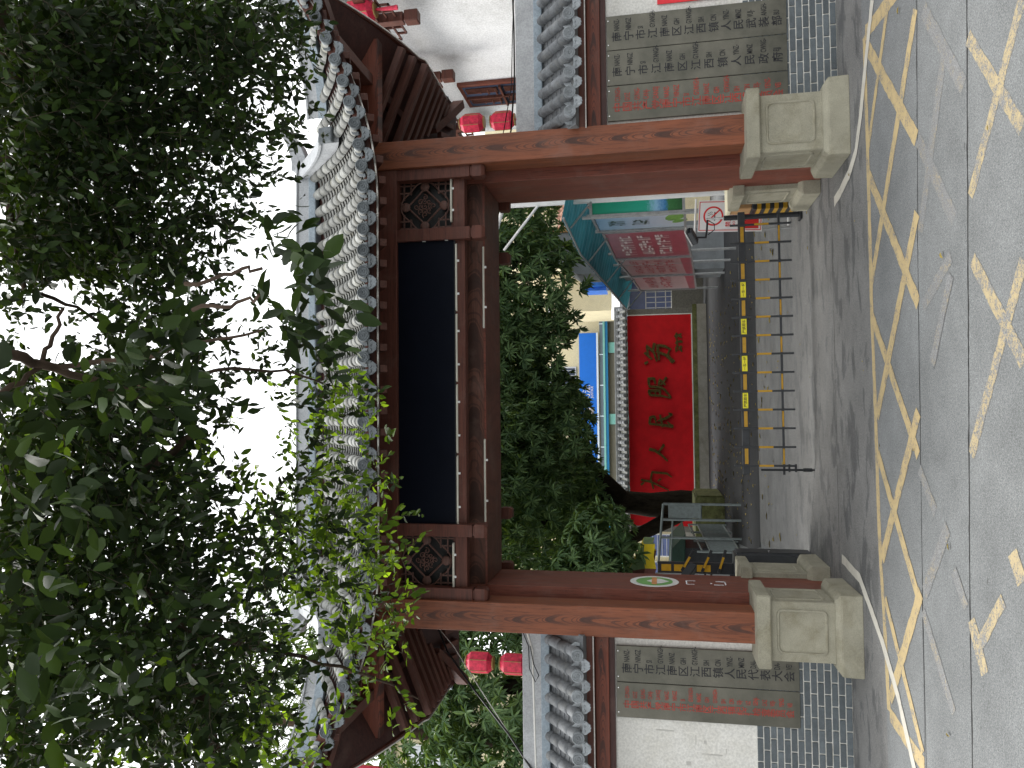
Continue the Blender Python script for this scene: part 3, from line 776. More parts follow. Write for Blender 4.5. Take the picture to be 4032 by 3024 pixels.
# rafters: square ends behind the fascia at front and back, and out to the sides
def rafter(a, b, w, h):
    a = Vector(a); b = Vector(b); L = (b - a).length
    key = ('r', w, h, round(L * 20) / 20)
    if key not in base_meshes:
        base_meshes[key] = MB().box(-w / 2, w / 2, 0, key[3], -h / 2, h / 2).mesh('rafter', 'wood_rafter', .003)
    d = (b - a).normalized(); x = d.cross(Vector((0, 0, 1))).normalized(); u = x.cross(d)
    m = Matrix((x, d, u)).transposed().to_4x4(); m.translation = a
    o = link_obj('rafter', base_meshes[key], roof); o.matrix_basis = m
    return o
for yy in (1, -1):
    for i in range(-18, 19):
        off = (i + .5) * PITCH_T
        if abs(off) > 4.1: continue
        y0 = yeave(off) + .135; z0 = ZE + upturn(AX - abs(off)) * (1 if yy > 0 else .2) - .115
        y1 = 8.55; z1 = z0 + .62
        if abs(off) > 2.9:
            y1 = max(y0 + .12, min(y0 + .35, 11.73 - abs(off) - .10)); z1 = z0 + .36 * (y1 - y0)
        rafter((CX + off, YR + (y0 - YR) * yy, z0), (CX + off, YR + (y1 - YR) * yy, z1), .075, .078)
for sx in (-1, 1):
    for k in range(-2, 8):
        w = k * .23; o0 = AX - .12 + .10 * max(0, (abs(w) + .63) / 2.33) ** 2; z0 = ZE + upturn(max(0, AY - abs(w))) * (1 if w < 0 else .2) - .13
        o1 = min(o0 - .12, max(2.9, 2.62 + abs(w))); rafter((CX + sx * o0, YR + w, z0), (CX + sx * o1, YR + w, z0 + .40 * (o0 - o1)), .085, .09)
    # purlins carried by the scalloped cantilever beams
    MB().box(-.06, .06, -1.75, 1.75, -.08, .08).obj('side_purlin', 'wood_rafter', roof, .004, loc=(CX + sx * 3.62, YR, 5.33))
    for yy in (8.49, 9.91):
        q = [(.1, 0), (1.42, 0), (1.42, .045), (1.50, .06), (1.56, .11), (1.56, .15), (1.62, .17), (1.67, .23), (1.66, .28), (1.71, .31), (1.73, .37), (1.69, .44), (.1, .44)]
        MB().prism([(a * sx, b) for a, b in q], -.075, .075, 'y').obj('cantilever_beam', 'wood_long', gate, .004, loc=(CX + sx * 2.70, yy, 5.185))
    q = [(.12, .0), (.30, .03), (.36, .10), (.30, .16), (.36, .22), (.40, .30), (.33, .38), (.33, .62), (.12, .62)]
    MB().prism([(a * sx, b) for a, b in q], -.07, .07, 'y').obj('bracket', 'wood_beam', gate, .004, loc=(CX + sx * 2.72, 9.91, 4.45))
    # corner beams under the hips
    for yy in (1, -1):
        P = [(CX + sx * o_, YR + (11.73 - o_ - YR) * yy, roofz(o_, 11.73 - o_ if yy > 0 else 2 * YR - 11.73 + o_) - .19) for o_ in np.linspace(3.75, 4.34, 6)]
        MB().sweep(P, [(-.06, -.09), (.06, -.09), (.06, .07), (-.06, .07)]).obj('corner_beam', 'wood_rafter', roof)

# things fixed to the gateway
scr = thing('led_screen', 'long black unlit display screen under the gateway roof', 'screen', (.36, 8.42, 4.27))
MB().box(-1.29, 2.01, 8.415, 8.45, 4.265, 4.94).obj('display', 'screen_black', scr)
fr = MB(); fr.box(-1.305, 2.025, 8.42, 8.46, 4.94, 4.955); fr.box(-1.305, 2.025, 8.42, 8.46, 4.25, 4.265); fr.box(-1.305, -1.29, 8.42, 8.46, 4.265, 4.94); fr.box(2.01, 2.025, 8.42, 8.46, 4.265, 4.94)
fr.obj('frame', 'screen_frame', scr)
clip = MB().box(-.012, .012, -.012, .012, -.018, .018).mesh('clip', 'metal_white')
for x in (-1.295, 2.015):
    for z in (4.35, 4.62): link_obj('clip', clip, scr, (x, 8.41, z))
def tube_light(x0, x1, y, z, label, h=.022):
    t = thing('tube_light', label, 'light tube', ((x0 + x1) / 2, y, z), 'unlit light tubes on the gateway')
    MB().tube([(x0, y, z), (x1, y, z)], .012, 8).obj('tube', 'tube_white', t)
    MB().box(x0 - .01, x1 + .01, y + .008, y + .028, z - h / 2, z + h / 2).obj('batten', 'tube_white', t)
    n = max(2, int((x1 - x0) / .45))
    for k in range(n): MB().box(-.012, .012, -.004, .02, -.035, 0).obj('clip', 'metal_white', t, loc=(x0 + (x1 - x0) * (k + .5) / n, y, z))
tube_light(-2.0, -1.50, 8.44, 4.30, 'light tube under the carved panel beside the left column')
tube_light(2.24, 2.75, 8.44, 4.30, 'light tube under the carved panel beside the right column')
for k, w in enumerate(('left end', 'left of middle', 'right of middle', 'right end')):
    tube_light(-1.27 + k * .82, -.50 + k * .82, 8.43, 4.242, 'light tube along the lower edge of the black screen, ' + w)
tube_light(-1.28, -.32, 8.745, 3.99, 'light tube along the bottom of the lintel, left half')
tube_light(1.02, 1.98, 8.745, 3.99, 'light tube along the bottom of the lintel, right half')
# round sticker on the left jamb (faces the opening)
st = thing('round_sticker', 'round white and green sticker on the inner face of the left gateway jamb', 'sticker', (CX - 2.39, 9.2, 2.04))
xs = CX - 2.393
def disc_x(name, r_, x, mat, n=40): 
    MB().prism([(9.2 + r_ * math.cos(a), 2.04 + r_ * math.sin(a)) for a in np.linspace(0, 2 * math.pi, n, endpoint=False)], x, x + .0015, 'x').obj(name, mat, st)
disc_x('rim', .285, xs + .001, 'sticker_white'); disc_x('green_disc', .215, xs + .0035, 'sticker_green')
MB().prism([(9.2 + .10 * math.cos(a) + .03 * math.cos(3 * a), 2.0 + .13 * math.sin(a)) for a in np.linspace(0, 6.2, 24)], xs + .006, xs + .0075, 'x').obj('pale_shape', 'sticker_white', st)
MB().box(xs + .0085, xs + .010, 9.02, 9.38, 2.01, 2.07).obj('band', 'sticker_orange', st)
tp = MB()
for y0, y1, z0, z1 in ((9.10, 9.30, 1.66, 1.675), (9.10, 9.115, 1.58, 1.66), (9.285, 9.30, 1.56, 1.66), (9.10, 9.125, 1.25, 1.36), (9.27, 9.30, 1.22, 1.33), (9.12, 9.29, 1.22, 1.232), (9.16, 9.2, 1.375, 1.395)):
    tp.box(xs + .001, xs + .002, y0, y1, z0, z1)
tag(tp.obj('tape_marks', 'paint_flake'), 'torn white tape marks below the round sticker on the jamb', 'tape')

# ------------------------------------------------------------------ boundary walls with tiled copings
wt_m = half_tile(.067, .060, .215).mesh('cover_tile', 'tile_wall'); wd_m = disc_mesh(.068, 'tile_end_wall'); wc_m = collar_mesh(.066, 'tile_end_wall'); wdr_m = drip_mesh(.088, .105, 'tile_end_wall')
brick_m = MB().box(-.1175, .1175, -.008, .008, -.0285, .0285).mesh('brick', 'brick_grey', .003)
brick_h = MB().box(-.0555, .0555, -.008, .008, -.0285, .0285).mesh('brick', 'brick_grey', .003)
def boundary_wall(name, label, x0, x1, yf, first_roll, sgn):
    w = thing(name, label, 'wall', ((x0 + x1) / 2, yf + .13, 0))
    a, b = min(x0, x1), max(x0, x1)
    MB().box(a, b, yf, yf + .26, .98, 2.52).obj('plaster', 'plaster_white', w)
    pl = MB().box(a, b, yf - .012, yf + .25, 0, .979).obj('brick_plinth', 'mortar', w); INV[pl.name] = Matrix.Identity(4)
    rows = 14; ph = .979 / rows
    for r_ in range(rows):
        z = (r_ + .5) * ph; x = a + (.125 if r_ % 2 else 0)
        if r_ % 2: link_obj('brick', brick_h, pl, (a + .06, yf - .018, z))
        while x + .25 <= b + .001:
            link_obj('brick', brick_m, pl, (x + .125, yf - .018 + random.uniform(-.001, .001), z)); x += .25
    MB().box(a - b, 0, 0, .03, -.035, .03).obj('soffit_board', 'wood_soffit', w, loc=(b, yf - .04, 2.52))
    MB().box((a - b) / 2, (b - a) / 2, -.05, .31, -.075, .075).obj('wall_beam', 'wood_long', w, .004, loc=((a + b) / 2, yf - .03, 2.625))
    MB().box((a - b) / 2, (b - a) / 2, -.03, .40, -.03, .05).obj('eave_board', 'wood_beam', w, .003, loc=((a + b) / 2, yf - .20, 2.735))
    MB().tube([(a, yf - .235, 2.705), (b, yf - .235, 2.708)], .009, 6).obj('edge_strip', 'metal_strip', w)
    e = Vector((0, yf - .36, 2.845)); t = Vector((0, .56, .46))
    cp = MB(); cp.add([(a, e.y, e.z - .04), (b, e.y, e.z - .04), (b, e.y + t.y, e.z + t.z - .03), (a, e.y + t.y, e.z + t.z - .03),
                       (a, e.y + .1, e.z - .06), (b, e.y + .1, e.z - .06), (b, e.y + t.y, 2.75), (a, e.y + t.y, 2.75)],
                      [(0, 1, 2, 3), (7, 6, 5, 4), (0, 4, 5, 1), (3, 2, 6, 7), (0, 3, 7, 4), (1, 5, 6, 2)])
    co = cp.obj('coping', 'tile_wall', w); INV[co.name] = Matrix.Identity(4)
    # rear slope mirrored, plain
    cp = MB(); yc = e.y + t.y
    cp.add([(a, yc, e.z + t.z - .03), (b, yc, e.z + t.z - .03), (b, yc + .5, e.z - .02), (a, yc + .5, e.z - .02), (a, yc, 2.72), (b, yc, 2.72), (b, yc + .45, 2.76), (a, yc + .45, 2.76)],
           [(0, 1, 2, 3), (7, 6, 5, 4), (0, 4, 5, 1), (3, 2, 6, 7), (0, 3, 7, 4), (1, 5, 6, 2)])
    cp.obj('rear_coping', 'tile_wall', w)
    pan = MB(); k = 0
    while True:
        x = first_roll + sgn * k * .219
        if not (a - .02 < x < b + .02): break
        p0 = Vector((x, e.y, e.z)); n = 4
        for q in range(n):
            o = link_obj('cover_tile', wt_m, co); o.matrix_basis = frame_at(p0 + t.normalized() * (.185 * q) + Vector((0, 0, random.uniform(-.003, .003))), t.normalized() + Vector((random.uniform(-.02, .02), 0, 0)))
        link_obj('tile_end_disc', wd_m, co, p0 + Vector((0, -.065, .018)), (R(8), random.uniform(-.2, .2), 0))
        link_obj('tile_collar', wc_m, co, p0 + Vector((0, .05, .02)), (R(-30), 0, 0))
        x2 = x + sgn * .1095
        if a < x2 < b:
            link_obj('drip_tile', wdr_m, co, (x2, e.y - .045, e.z + .005), (R(-8), random.uniform(-.06, .06), 0))
            for q in range(8):
                m2 = frame_at((x2, e.y + t.y * q / 8, e.z - .02 + t.z * q / 8), t) @ Matrix.Rotation(R(-6), 4, 'X'); vs = []
                for y in (0, .11):
                    for j in range(5): c = -1 + j / 2; vs.append(m2 @ Vector((c * .072, y, .022 * c * c + .0)))
                for j in range(5): c = -1 + j / 2; vs.append(m2 @ Vector((c * .072, 0, .022 * c * c - .012)))
                pan.add(vs, [(j, j + 1, 6 + j, 5 + j) for j in range(4)] + [(10 + j, 11 + j, j + 1, j) for j in range(4)])
        k += 1
    po = pan.obj('pan_tiles', 'tile_wall', co); po['kind'] = 'stuff'
    MB().box((a - b) / 2, (b - a) / 2, -.11, .11, -.05, .05).obj('ridge_base', 'ridge_base', w, .008, loc=((a + b) / 2, yc, 3.29))
    MB().box((a - b) / 2, (b - a) / 2, -.09, .09, 0, .225).obj('wall_ridge', 'coping_plaster', w, .006, loc=((a + b) / 2, yc, 3.335))
    return w
wr = boundary_wall('boundary_wall', 'white wall with three steel plaques and tiled coping right of the gateway', 3.17, 6.2, 8.56, 3.30, 1)
wlft = boundary_wall('boundary_wall', 'white wall with two steel plaques and tiled coping left of the gateway', -2.43, -5.9, 8.62, -2.62, -1)
MB().box(-5.9, -4.0, 8.57, 8.618, .99, 2.50).obj('proud_plaster', 'plaster_white', wlft, .004)
scuff = MB()
for x, z, dx, dz in ((-3.52, 1.95, .012, .20), (-3.60, 1.62, .10, .010), (-3.62, 1.52, .03, .03), (-3.75, 1.45, .012, .22), (-3.70, 1.30, .05, .012), (-3.86, 1.70, .04, .05)):
    scuff.box(x - dx / 2, x + dx / 2, 8.6165, 8.6185, z - dz / 2, z + dz / 2)
scuff.obj('scuff', 'scuff_grey', wlft)

# steel name plaques
def plaque(x0, x1, y, z0, z1, chars, latin, ink, label, chip=False):
    p = thing('name_plaque', label, 'plaque', ((x0 + x1) / 2, y, z0), 'steel name plaques by the gateway')
    MB().box(x0 + .002, x1 - .002, y - .022, y, z0, z1).obj('plate', 'steel_plate', p, .003)
    mb = MB(); n = len(chars); top = z1 - .115; bot = z0 + .105; st_ = (top - bot) / (n - 1)
    cx = x0 + (x1 - x0) * .385; h = min(.118, st_ * 1.06)
    for i, (c, l_) in enumerate(zip(chars, latin)):
        z = top - i * st_
        put_text(mb, c, cx, z, h, y - .0245, 1.0)
        put_text(mb, l_, cx + .068, z, h * .74, y - .0245, .50, left=True)
    mb.obj('lettering', ink, p)
    nail = MB().lathe([(.006, -.006), (.008, 0)], n=8, axis='y').mesh('nail', 'steel_chrome')
    for x in (x0 + .06, x1 - .06):
        link_obj('nail', nail, p, (x, y - .023, z1 - .02))
    return p
B1 = (('NANZ-', 'NINGZ', 'SI', 'GYANGH-', 'NANZ', 'GIH', 'GYANGH-', 'SIH', 'CIN'))
plaque(4.115, 4.515, 8.548, .515, 2.475, '南宁市江南区江西镇人民武装部', B1 + ('YINZ-', 'MINZ', 'VUJ-', 'ANGH-', 'BU'), 'ink_black', 'steel plaque with black letters farthest right of the gateway')
plaque(3.705, 4.112, 8.548, .515, 2.475, '南宁市江南区江西镇人民政府', B1 + ('YINZ-', 'MINZ', 'CWNG-', 'EJJ'), 'ink_black', 'steel plaque with black letters, middle one of the three right of the gateway')
plaque(3.295, 3.702, 8.548, .515, 2.475, '中国共产党南宁市江南区江西镇委员会', ('CUNGH-', 'GOZ', 'GUNG-', 'CANJ-', 'DANGJ') + B1 + ('VEIJ-', 'YENZ-', 'VEI'), 'ink_red', 'steel plaque with red letters beside the right gateway column')
plaque(-3.005, -2.605, 8.608, .53, 2.47, '南宁市江南区江西镇人民代表大会', B1 + ('YINZ-', 'MINZ', 'DAI-', 'BYAUJ', 'DA-', 'VEI'), 'ink_black', 'steel plaque with black letters beside the left gateway column')
plaque(-3.395, -3.008, 8.608, .53, 2.47, '中国共产党南宁市江南区江西镇纪律检查委员会', ('CUNGH-', 'GOZ', 'GUNG-', 'CANJ-', 'DANGJ') + B1 + ('GIJ-', 'LIZ', 'GENJ-', 'CAZ', 'VEIJ-', 'YENZ-', 'VEI'), 'ink_red', 'steel plaque with red letters on the left wall')
tag(MB().box(4.60, 5.4, 8.535, 8.545, 1.02, 1.90).obj('red_poster', 'poster_red'), 'red poster on the white wall at the far right', 'poster')
tag(MB().box(-5.0, -4.045, 8.55, 8.56, 1.0, 2.0).obj('pale_poster', 'poster_blue'), 'pale blue poster on the wall at the far left', 'poster')
# conduit and cables along the copings
t_ = thing('conduit', 'pale plastic conduit along the ridge of the left wall', 'conduit', (-3.5, 8.75, 3.5))
MB().tube([(-2.44, 8.74, 3.58), (-2.55, 8.73, 3.50), (-2.75, 8.735, 3.44), (-5.8, 8.735, 3.38)], .014, 6).obj('pipe', 'conduit', t_)
MB().tube([(-2.52, 8.72, 3.56), (-2.7, 8.70, 3.48), (-2.95, 8.69, 3.47), (-3.1, 8.68, 3.40), (-3.02, 8.68, 3.36), (-2.9, 8.69, 3.42), (-2.7, 8.70, 3.46)], .006, 5).obj('loop_cord', 'cable', t_)
tag(MB().tube([(-2.75, 9.6, 4.85), (-3.0, 9.3, 4.62), (-3.35, 9.0, 4.2), (-3.75, 8.8, 3.75), (-4.15, 8.7, 3.42), (-4.8, 8.6, 3.15)], .012, 6).obj('cable', 'cable'), 'black cable bundle sagging from the gateway over the left wall', 'cable', 'cables')
tag(MB().tube([(-2.75, 9.6, 4.87), (-2.95, 9.35, 4.55), (-3.3, 9.0, 4.15), (-3.78, 8.8, 3.72), (-4.2, 8.7, 3.40), (-4.8, 8.6, 3.12)], .006, 5).obj('cable', 'conduit'), 'thin white cable hanging beside the black bundle over the left wall', 'cable', 'cables')
tag(MB().tube([(3.2, 9.9, 4.0), (3.55, 9.2, 3.72), (3.95, 8.7, 3.58), (4.6, 8.72, 3.585), (5.2, 8.70, 3.60), (6.0, 8.72, 3.56)], .010, 6).obj('cable', 'cable'), 'black cable lying along the ridge of the right wall', 'cable', 'cables')
tag(MB().tube([(3.2, 9.9, 4.05), (3.5, 9.3, 3.85), (3.9, 8.72, 3.62), (4.5, 8.70, 3.60), (5.3, 8.73, 3.57), (6.0, 8.70, 3.55)], .006, 5).obj('cable', 'cable'), 'thinner black cable draped over the ridge of the right wall', 'cable', 'cables')
tag(MB().tube([(2.28, 9.2, 6.58), (2.28, 9.0, 9.0), (2.26, 8.5, 13.0)], .004, 4).obj('wire', 'cable'), 'thin wire rising from the gateway ridge', 'wire')

# ------------------------------------------------------------------ barrier
bar = thing('boom_barrier', 'black and yellow fence boom barrier lowered across the drive', 'barrier', (-1.0, 10.3, 0))
MB().box(-.84, 2.62, 10.275, 10.325, .795, .882).obj('boom', 'dark_grey_metal', bar, .004)
MB().box(-.84, 2.58, 10.288, 10.312, .352, .382).obj('lower_rail', 'dark_grey_metal', bar, .003)
rodm = MB().box(-.013, .013, -.012, .012, .219, .99).mesh('rod', 'dark_grey_metal', .003)
refm = MB().box(-.0134, .0134, -.0015, 0, .50, .68).mesh('reflector', 'yellow_reflector')
xsr = [2.44, 2.195, 1.95, 1.707, 1.463, 1.22, .977, .734, .491, .248, .006, -.237, -.48, -.722]
for x in xsr:
    r_ = link_obj('rod', rodm, bar, (x, 10.262, 0)); INV[r_.name] = Matrix.Identity(4)
    link_obj('reflector', refm, r_, (0, -.0125, 0))
for i, (xa, xb) in enumerate(zip(xsr[1:], xsr[:-1])):
    if i in (11,): continue
    if i in (3, 5, 7, 9):
        s_ = MB().box(xa + .02, xb - .02, 10.271, 10.2735, .80, .868).obj('sticker', 'yellow_sticker', bar)
        tx = '一车一杆' if i in (3, 7) else '严禁跟车'; mb = MB()
        for k, c in enumerate(tx): put_text(mb, c, xa + .055 + k * .045, .834, .046, 10.2695)
        INV[s_.name] = Matrix.Identity(4); mb.obj('lettering', 'ink_black', s_)
    elif i in (0, 2, 4, 6, 8, 10, 12): MB().box(xa + .02, xb - .02, 10.271, 10.2735, .812, .856).obj('reflector', 'yellow_reflector', bar)
    if i % 2 == 0: MB().box(xa + .02, xb - .02, 10.2855, 10.2875, .356, .378).obj('reflector', 'yellow_reflector', bar)
MB().tube([(-.775, 10.26, .66), (-.775, 10.26, .10)], .015, 8).obj('support_leg', 'black_metal', bar)
MB().tube([(-.775, 10.26, .14), (-.775, 10.26, .03)], .024, 8).obj('foot', 'black_metal', bar)
MB().tube([(-.775, 10.26, .05), (-.775, 10.26, 0)], .012, 8).obj('foot_pin', 'black_metal', bar)
for z in (.23, .31): MB().box(-.80, -.70, 10.245, 10.275, z - .012, z + .012).obj('clamp', 'black_metal', bar)
# right end rest post with the plate-reading camera arm
cabR = thing('barrier_housing', 'striped black and yellow barrier housing behind the right rear column base', 'barrier housing', (2.95, 10.9, 0))
MB().box(2.80, 3.3, 10.86, 11.2, 0, .62).obj('housing', 'black_metal', cabR, .012)
for k in range(5):
    z = .04 + k * .115; MB().box(2.795, 3.305, 10.855, 11.205, z, z + .055).obj('stripe', 'yellow_reflector', cabR)
cp = thing('camera_post', 'black post with plate reading camera beside the right rear column base', 'camera post', (2.66, 10.75, 0))
MB().tube([(2.66, 10.72, 0), (2.66, 10.72, 1.02)], .036, 12).obj('post', 'black_metal', cp)
MB().box(2.58, 2.74, 10.64, 10.80, 0, .03).obj('foot_plate', 'black_metal', cp, .004)
MB().tube([(2.66, 10.72, 1.01), (2.66, 10.72, 1.25)], .017, 10).obj('mast', 'steel_chrome', cp)
MB().tube([(2.66, 10.72, 1.24), (2.50, 10.74, 1.25), (2.40, 10.74, 1.27)], .014, 8).obj('arm', 'black_metal', cp)
MB().tube([(2.63, 10.71, 1.22), (2.58, 10.69, 1.15), (2.50, 10.7, 1.15), (2.44, 10.72, 1.24)], .007, 6).obj('cord', 'cable', cp)
hd = MB().box(-.05, .05, -.12, .12, -.042, .042).obj('camera_head', 'dark_grey_metal', cp, .010, 2, loc=(2.42, 10.68, 1.45), rot=(R(-24), R(6), R(36))); INV[hd.name] = Matrix.Identity(4)
MB().box(-.06, .06, -.145, .125, .042, .053).obj('sun_hood', 'metal_white', hd, .004)
for k in range(3): MB().lathe([(.018, -.164), (.018, -.158)], n=10, axis='y').obj('lens', 'screen_black', hd, loc=(-.03 + k * .03, .04, 0))
MB().tube([(2.41, 10.72, 1.42), (2.41, 10.74, 1.27)], .014, 8).obj('swivel', 'black_metal', cp)
# left machine
cabL = thing('barrier_machine', 'dark barrier motor cabinet at the left side of the drive', 'barrier machine', (-2.0, 10.5, 0))
MB().box(-2.18, -1.87, 10.37, 10.72, 0, 1.0).obj('cabinet', 'dark_grey_metal', cabL, .03, 3)
MB().box(-1.868, -1.866, 10.40, 10.69, .08, .92).obj('door', 'black_metal', cabL)
MB().lathe([(.016, 0), (.016, .012)], (-1.868, 10.5, .55), 10, 'x').obj('lock', 'steel_chrome', cabL)
pl = thing('light_post', 'folded black boom with amber reflectors and a camera box above the left cabinet', 'camera post', (-2.1, 10.6, 0))
MB().tube([(-2.22, 10.45, .98), (-2.22, 10.45, 1.52)], .03, 10).obj('pole', 'metal_grey', pl)
MB().tube([(-2.22, 10.45, .96), (-2.22, 10.45, 1.06)], .05, 10).obj('collar', 'black_metal', pl)
MB().box(-2.20, -2.05, 10.55, 10.60, 1.0, 2.0).obj('folded_boom', 'black_metal', pl, .004)
for z0, z1 in ((1.62, 1.78), (1.82, 1.95), (1.30, 1.48)): MB().box(-2.17, -2.08, 10.5475, 10.5495, z0, z1).obj('reflector', 'yellow_reflector', pl)
for k, (z, a) in enumerate(((1.15, 18), (1.35, 24), (1.60, 30))):
    o = MB().box(-.16, .16, -.012, .012, -.018, .018).obj('folded_rod', 'black_metal', pl, .003, loc=(-2.02, 10.52, z), rot=(0, R(a), 0)); INV[o.name] = Matrix.Identity(4)
    MB().box(-.10, .06, -.0145, -.0125, -.015, .015).obj('reflector', 'yellow_reflector', o)
o = MB().box(-.075, .075, -.15, .15, -.055, .055).obj('camera_box', 'dark_grey_metal', pl, .01, 2, loc=(-2.16, 10.36, 1.60), rot=(R(-25), R(8), R(-30)))
for z in (1.30, 1.38): MB().box(-2.27, -2.17, 10.40, 10.46, z - .012, z + .012).obj('clamp', 'black_metal', pl)

# cream box and no-smoking board behind the right pier
bx = thing('meter_box', 'tan box with a cream lid on top of the striped housing', 'box', (3.06, 11.04, .62))
MB().box(2.82, 3.3, 10.88, 11.2, .62, .90).obj('body', 'box_tan', bx, .01); MB().box(2.80, 3.32, 10.86, 11.22, .90, .96).obj('lid', 'box_cream', bx, .01)
ns = thing('no_smoking_sign', 'white and red no smoking board on a low stand inside the gate', 'sign', (2.9, 11.6, 0))
NO, NR, NU = Vector((2.885, 11.5, .86)), Vector((.965, .02, -.26)).normalized(), None
NR = Vector((.99, -.06, -.06)).normalized(); NU = Vector((.25, .10, .95)); NU = (NU - NR * NU.dot(NR)).normalized(); NN = NR.cross(NU)   # leaning board; NN points to the camera side
if NN.y > 0: NN = -NN
def nq(name, a0, a1, b0, b1, d, mat):
    q = [(a0, b0), (a1, b0), (a1, b1), (a0, b1)]
    return MB().hexa([NO + NR * a + NU * b + NN * (d - .003) for a, b in q] + [NO + NR * a + NU * b + NN * d for a, b in q]).obj(name, mat, ns)
nq('board', -.235, .235, -.46, .46, .0, 'sign_white')
for q in ((-.215, .215, .435, .445), (-.215, .215, -.445, -.435), (-.215, -.205, -.435, .435), (.205, .215, -.435, .435)): nq('border', *q, .004, 'sign_red')
nq('red_block', -.19, .19, -.41, -.13, .004, 'sign_red')
mb = MB(); n = 28
vs = []
for k in range(n):
    a = 2 * math.pi * k / n
    for r_ in (.145, .120): vs.append(NO + NR * (r_ * math.cos(a)) + NU * (.24 + r_ * math.sin(a)) + NN * .004)
mb.add(vs, [(2 * k, 2 * k + 1, (2 * k + 3) % (2 * n), (2 * k + 2) % (2 * n)) for k in range(n)])
mb.add([NO + NR * a + NU * (.24 + b) + NN * .0055 for a, b in ((-.10, .085), (-.085, .10), (.10, -.085), (.085, -.10))], [(0, 1, 2, 3)])
mb.obj('ring', 'sign_red', ns)
mb = MB()
mb.add([NO + NR * a + NU * (.24 + b) + NN * .005 for a, b in ((-.07, -.03), (.06, -.03), (.06, -.012), (-.07, -.012))], [(0, 1, 2, 3)])
for dx in (0, .03): mb.tube([NO + NR * (.02 + dx + .012 * math.sin(t * 6)) + NU * (.25 + t * .07) + NN * .005 for t in np.linspace(0, 1, 7)], .004, 4)
mb.obj('cigarette', 'sign_grey', ns)
mb = MB(); fr_ = (NO + NN * .005, NR, NU)
for k, c in enumerate('禁止吸烟'): put_text(mb, c, -.125 + k * .083, .025, .085, 0, frame=fr_)
put_text(mb, 'NO SMOKING', 0, -.06, .05, 0, frame=fr_); mb.obj('lettering', 'sign_red', ns)
mb = MB()
for k, c in enumerate('室内公共场所'): put_text(mb, c, -.15 + k * .06, -.20, .058, 0, frame=fr_)
mb.obj('small_lettering', 'ink_black', ns)
fm = MB(); fm.tube([NO + NR * -.26 + NU * .5, NO + NR * .26 + NU * .5], .016, 8)
fm.obj('top_bar', 'metal_white', ns)
fm = MB(); fm.tube([(2.70, 11.5, .04), (3.25, 11.5, .02)], .018, 8).obj('foot_bar', 'metal_white', ns)
for a in (-.2, .2):
    b = NO + NR * a + NU * -.46; MB().tube([b, (b.x, b.y, .02)], .012, 8).obj('leg', 'metal_grey', ns)

# ------------------------------------------------------------------ courtyard: red screen wall
sw = thing('screen_wall', 'red screen wall with gilt brush lettering under a tiled coping', 'wall', (-.3, 30, 0))
MB().box(-4.68, 4.02, 30.02, 30.40, 0, 3.02).obj('body', 'grey_brick_fine', sw)
MB().box(-4.45, 3.76, 29.985, 30.03, .57, 3.02).obj('red_panel', 'red_paint', sw)
MB().box(-4.5, 3.80, 29.97, 30.03, .53, .568).obj('panel_border', 'plaster_shade', sw)
MB().box(3.76, 3.80, 29.97, 30.03, .57, 3.02).obj('panel_border', 'plaster_shade', sw)
MB().box(-4.9, 4.12, 29.80, 30.4, 0, .36).obj('base_course', 'concrete', sw, .01)
MB().box(-4.9, 4.12, 29.795, 30.0, .361, .52).obj('moss', 'moss', sw)
sc_t = half_tile(.085, .075, .24, 6).mesh('cover_tile', 'tile_wall'); sc_d = MB().lathe([(.08, .03), (.085, 0), (.06, -.006), (.001, -.004)], n=10, axis='y').mesh('tile_end_disc', 'tile_wall'); sc_p = drip_mesh(.10, .09, 'tile_wall')
cp = MB().prism([(29.66, 3.10), (29.66, 3.05), (30.7, 3.05), (30.7, 3.10), (30.2, 3.40)], -4.9, 4.15, 'x').obj('coping', 'tile', sw); INV[cp.name] = Matrix.Identity(4)
MB().box(-4.9, 4.15, 30.1, 30.3, 3.38, 3.54).obj('coping_ridge', 'ridge', sw, .01)
for k in range(35):
    x = 4.03 - k * .262
    for q in range(3):
        o = link_obj('cover_tile', sc_t, cp); o.matrix_basis = frame_at((x, 29.64 + q * .18, 3.11 + q * .105), (0, .5, .3))
    link_obj('tile_end_disc', sc_d, cp, (x, 29.62, 3.13))
    link_obj('drip_tile', sc_p, cp, (x - .131, 29.63, 3.12), (R(-10), 0, 0))
def brush(mb, pts, ws, cx, cz, sx, sz, y0, y1):
    """one brush stroke: outline of a widening and narrowing line, given thickness"""
    P = [Vector((cx + a * sx, 0, cz + b * sz)) for a, b in pts]; Q = []; W = []
    for i in range(len(P) - 1):
        for k in range(4):
            t = k / 4; Q.append(P[i].lerp(P[i + 1], t)); W.append(ws[i] + (ws[i + 1] - ws[i]) * t)
    Q.append(P[-1]); W.append(ws[-1]); L, Rr = [], []
    for i, p in enumerate(Q):
        d = (Q[min(i + 1, len(Q) - 1)] - Q[max(i - 1, 0)]).normalized(); n = Vector((-d.z, 0, d.x)) * W[i]
        L.append((p + n)); Rr.append((p - n))
    n = len(Q); vs = [(q.x, y0, q.z) for q in L + Rr] + [(q.x, y1, q.z) for q in L + Rr]
    fs = []
    for i in range(n - 1):
        fs += [(i, i + 1, n + i + 1, n + i), (2 * n + i, 3 * n + i, 3 * n + i + 1, 2 * n + i + 1), (i, 2 * n + i, 2 * n + i + 1, i + 1), (n + i, n + i + 1, 3 * n + i + 1, 3 * n + i)]
    fs += [(0, n, 3 * n, 2 * n), (n - 1, 3 * n - 1, 4 * n - 1, 2 * n - 1)]
    mb.add(vs, fs)
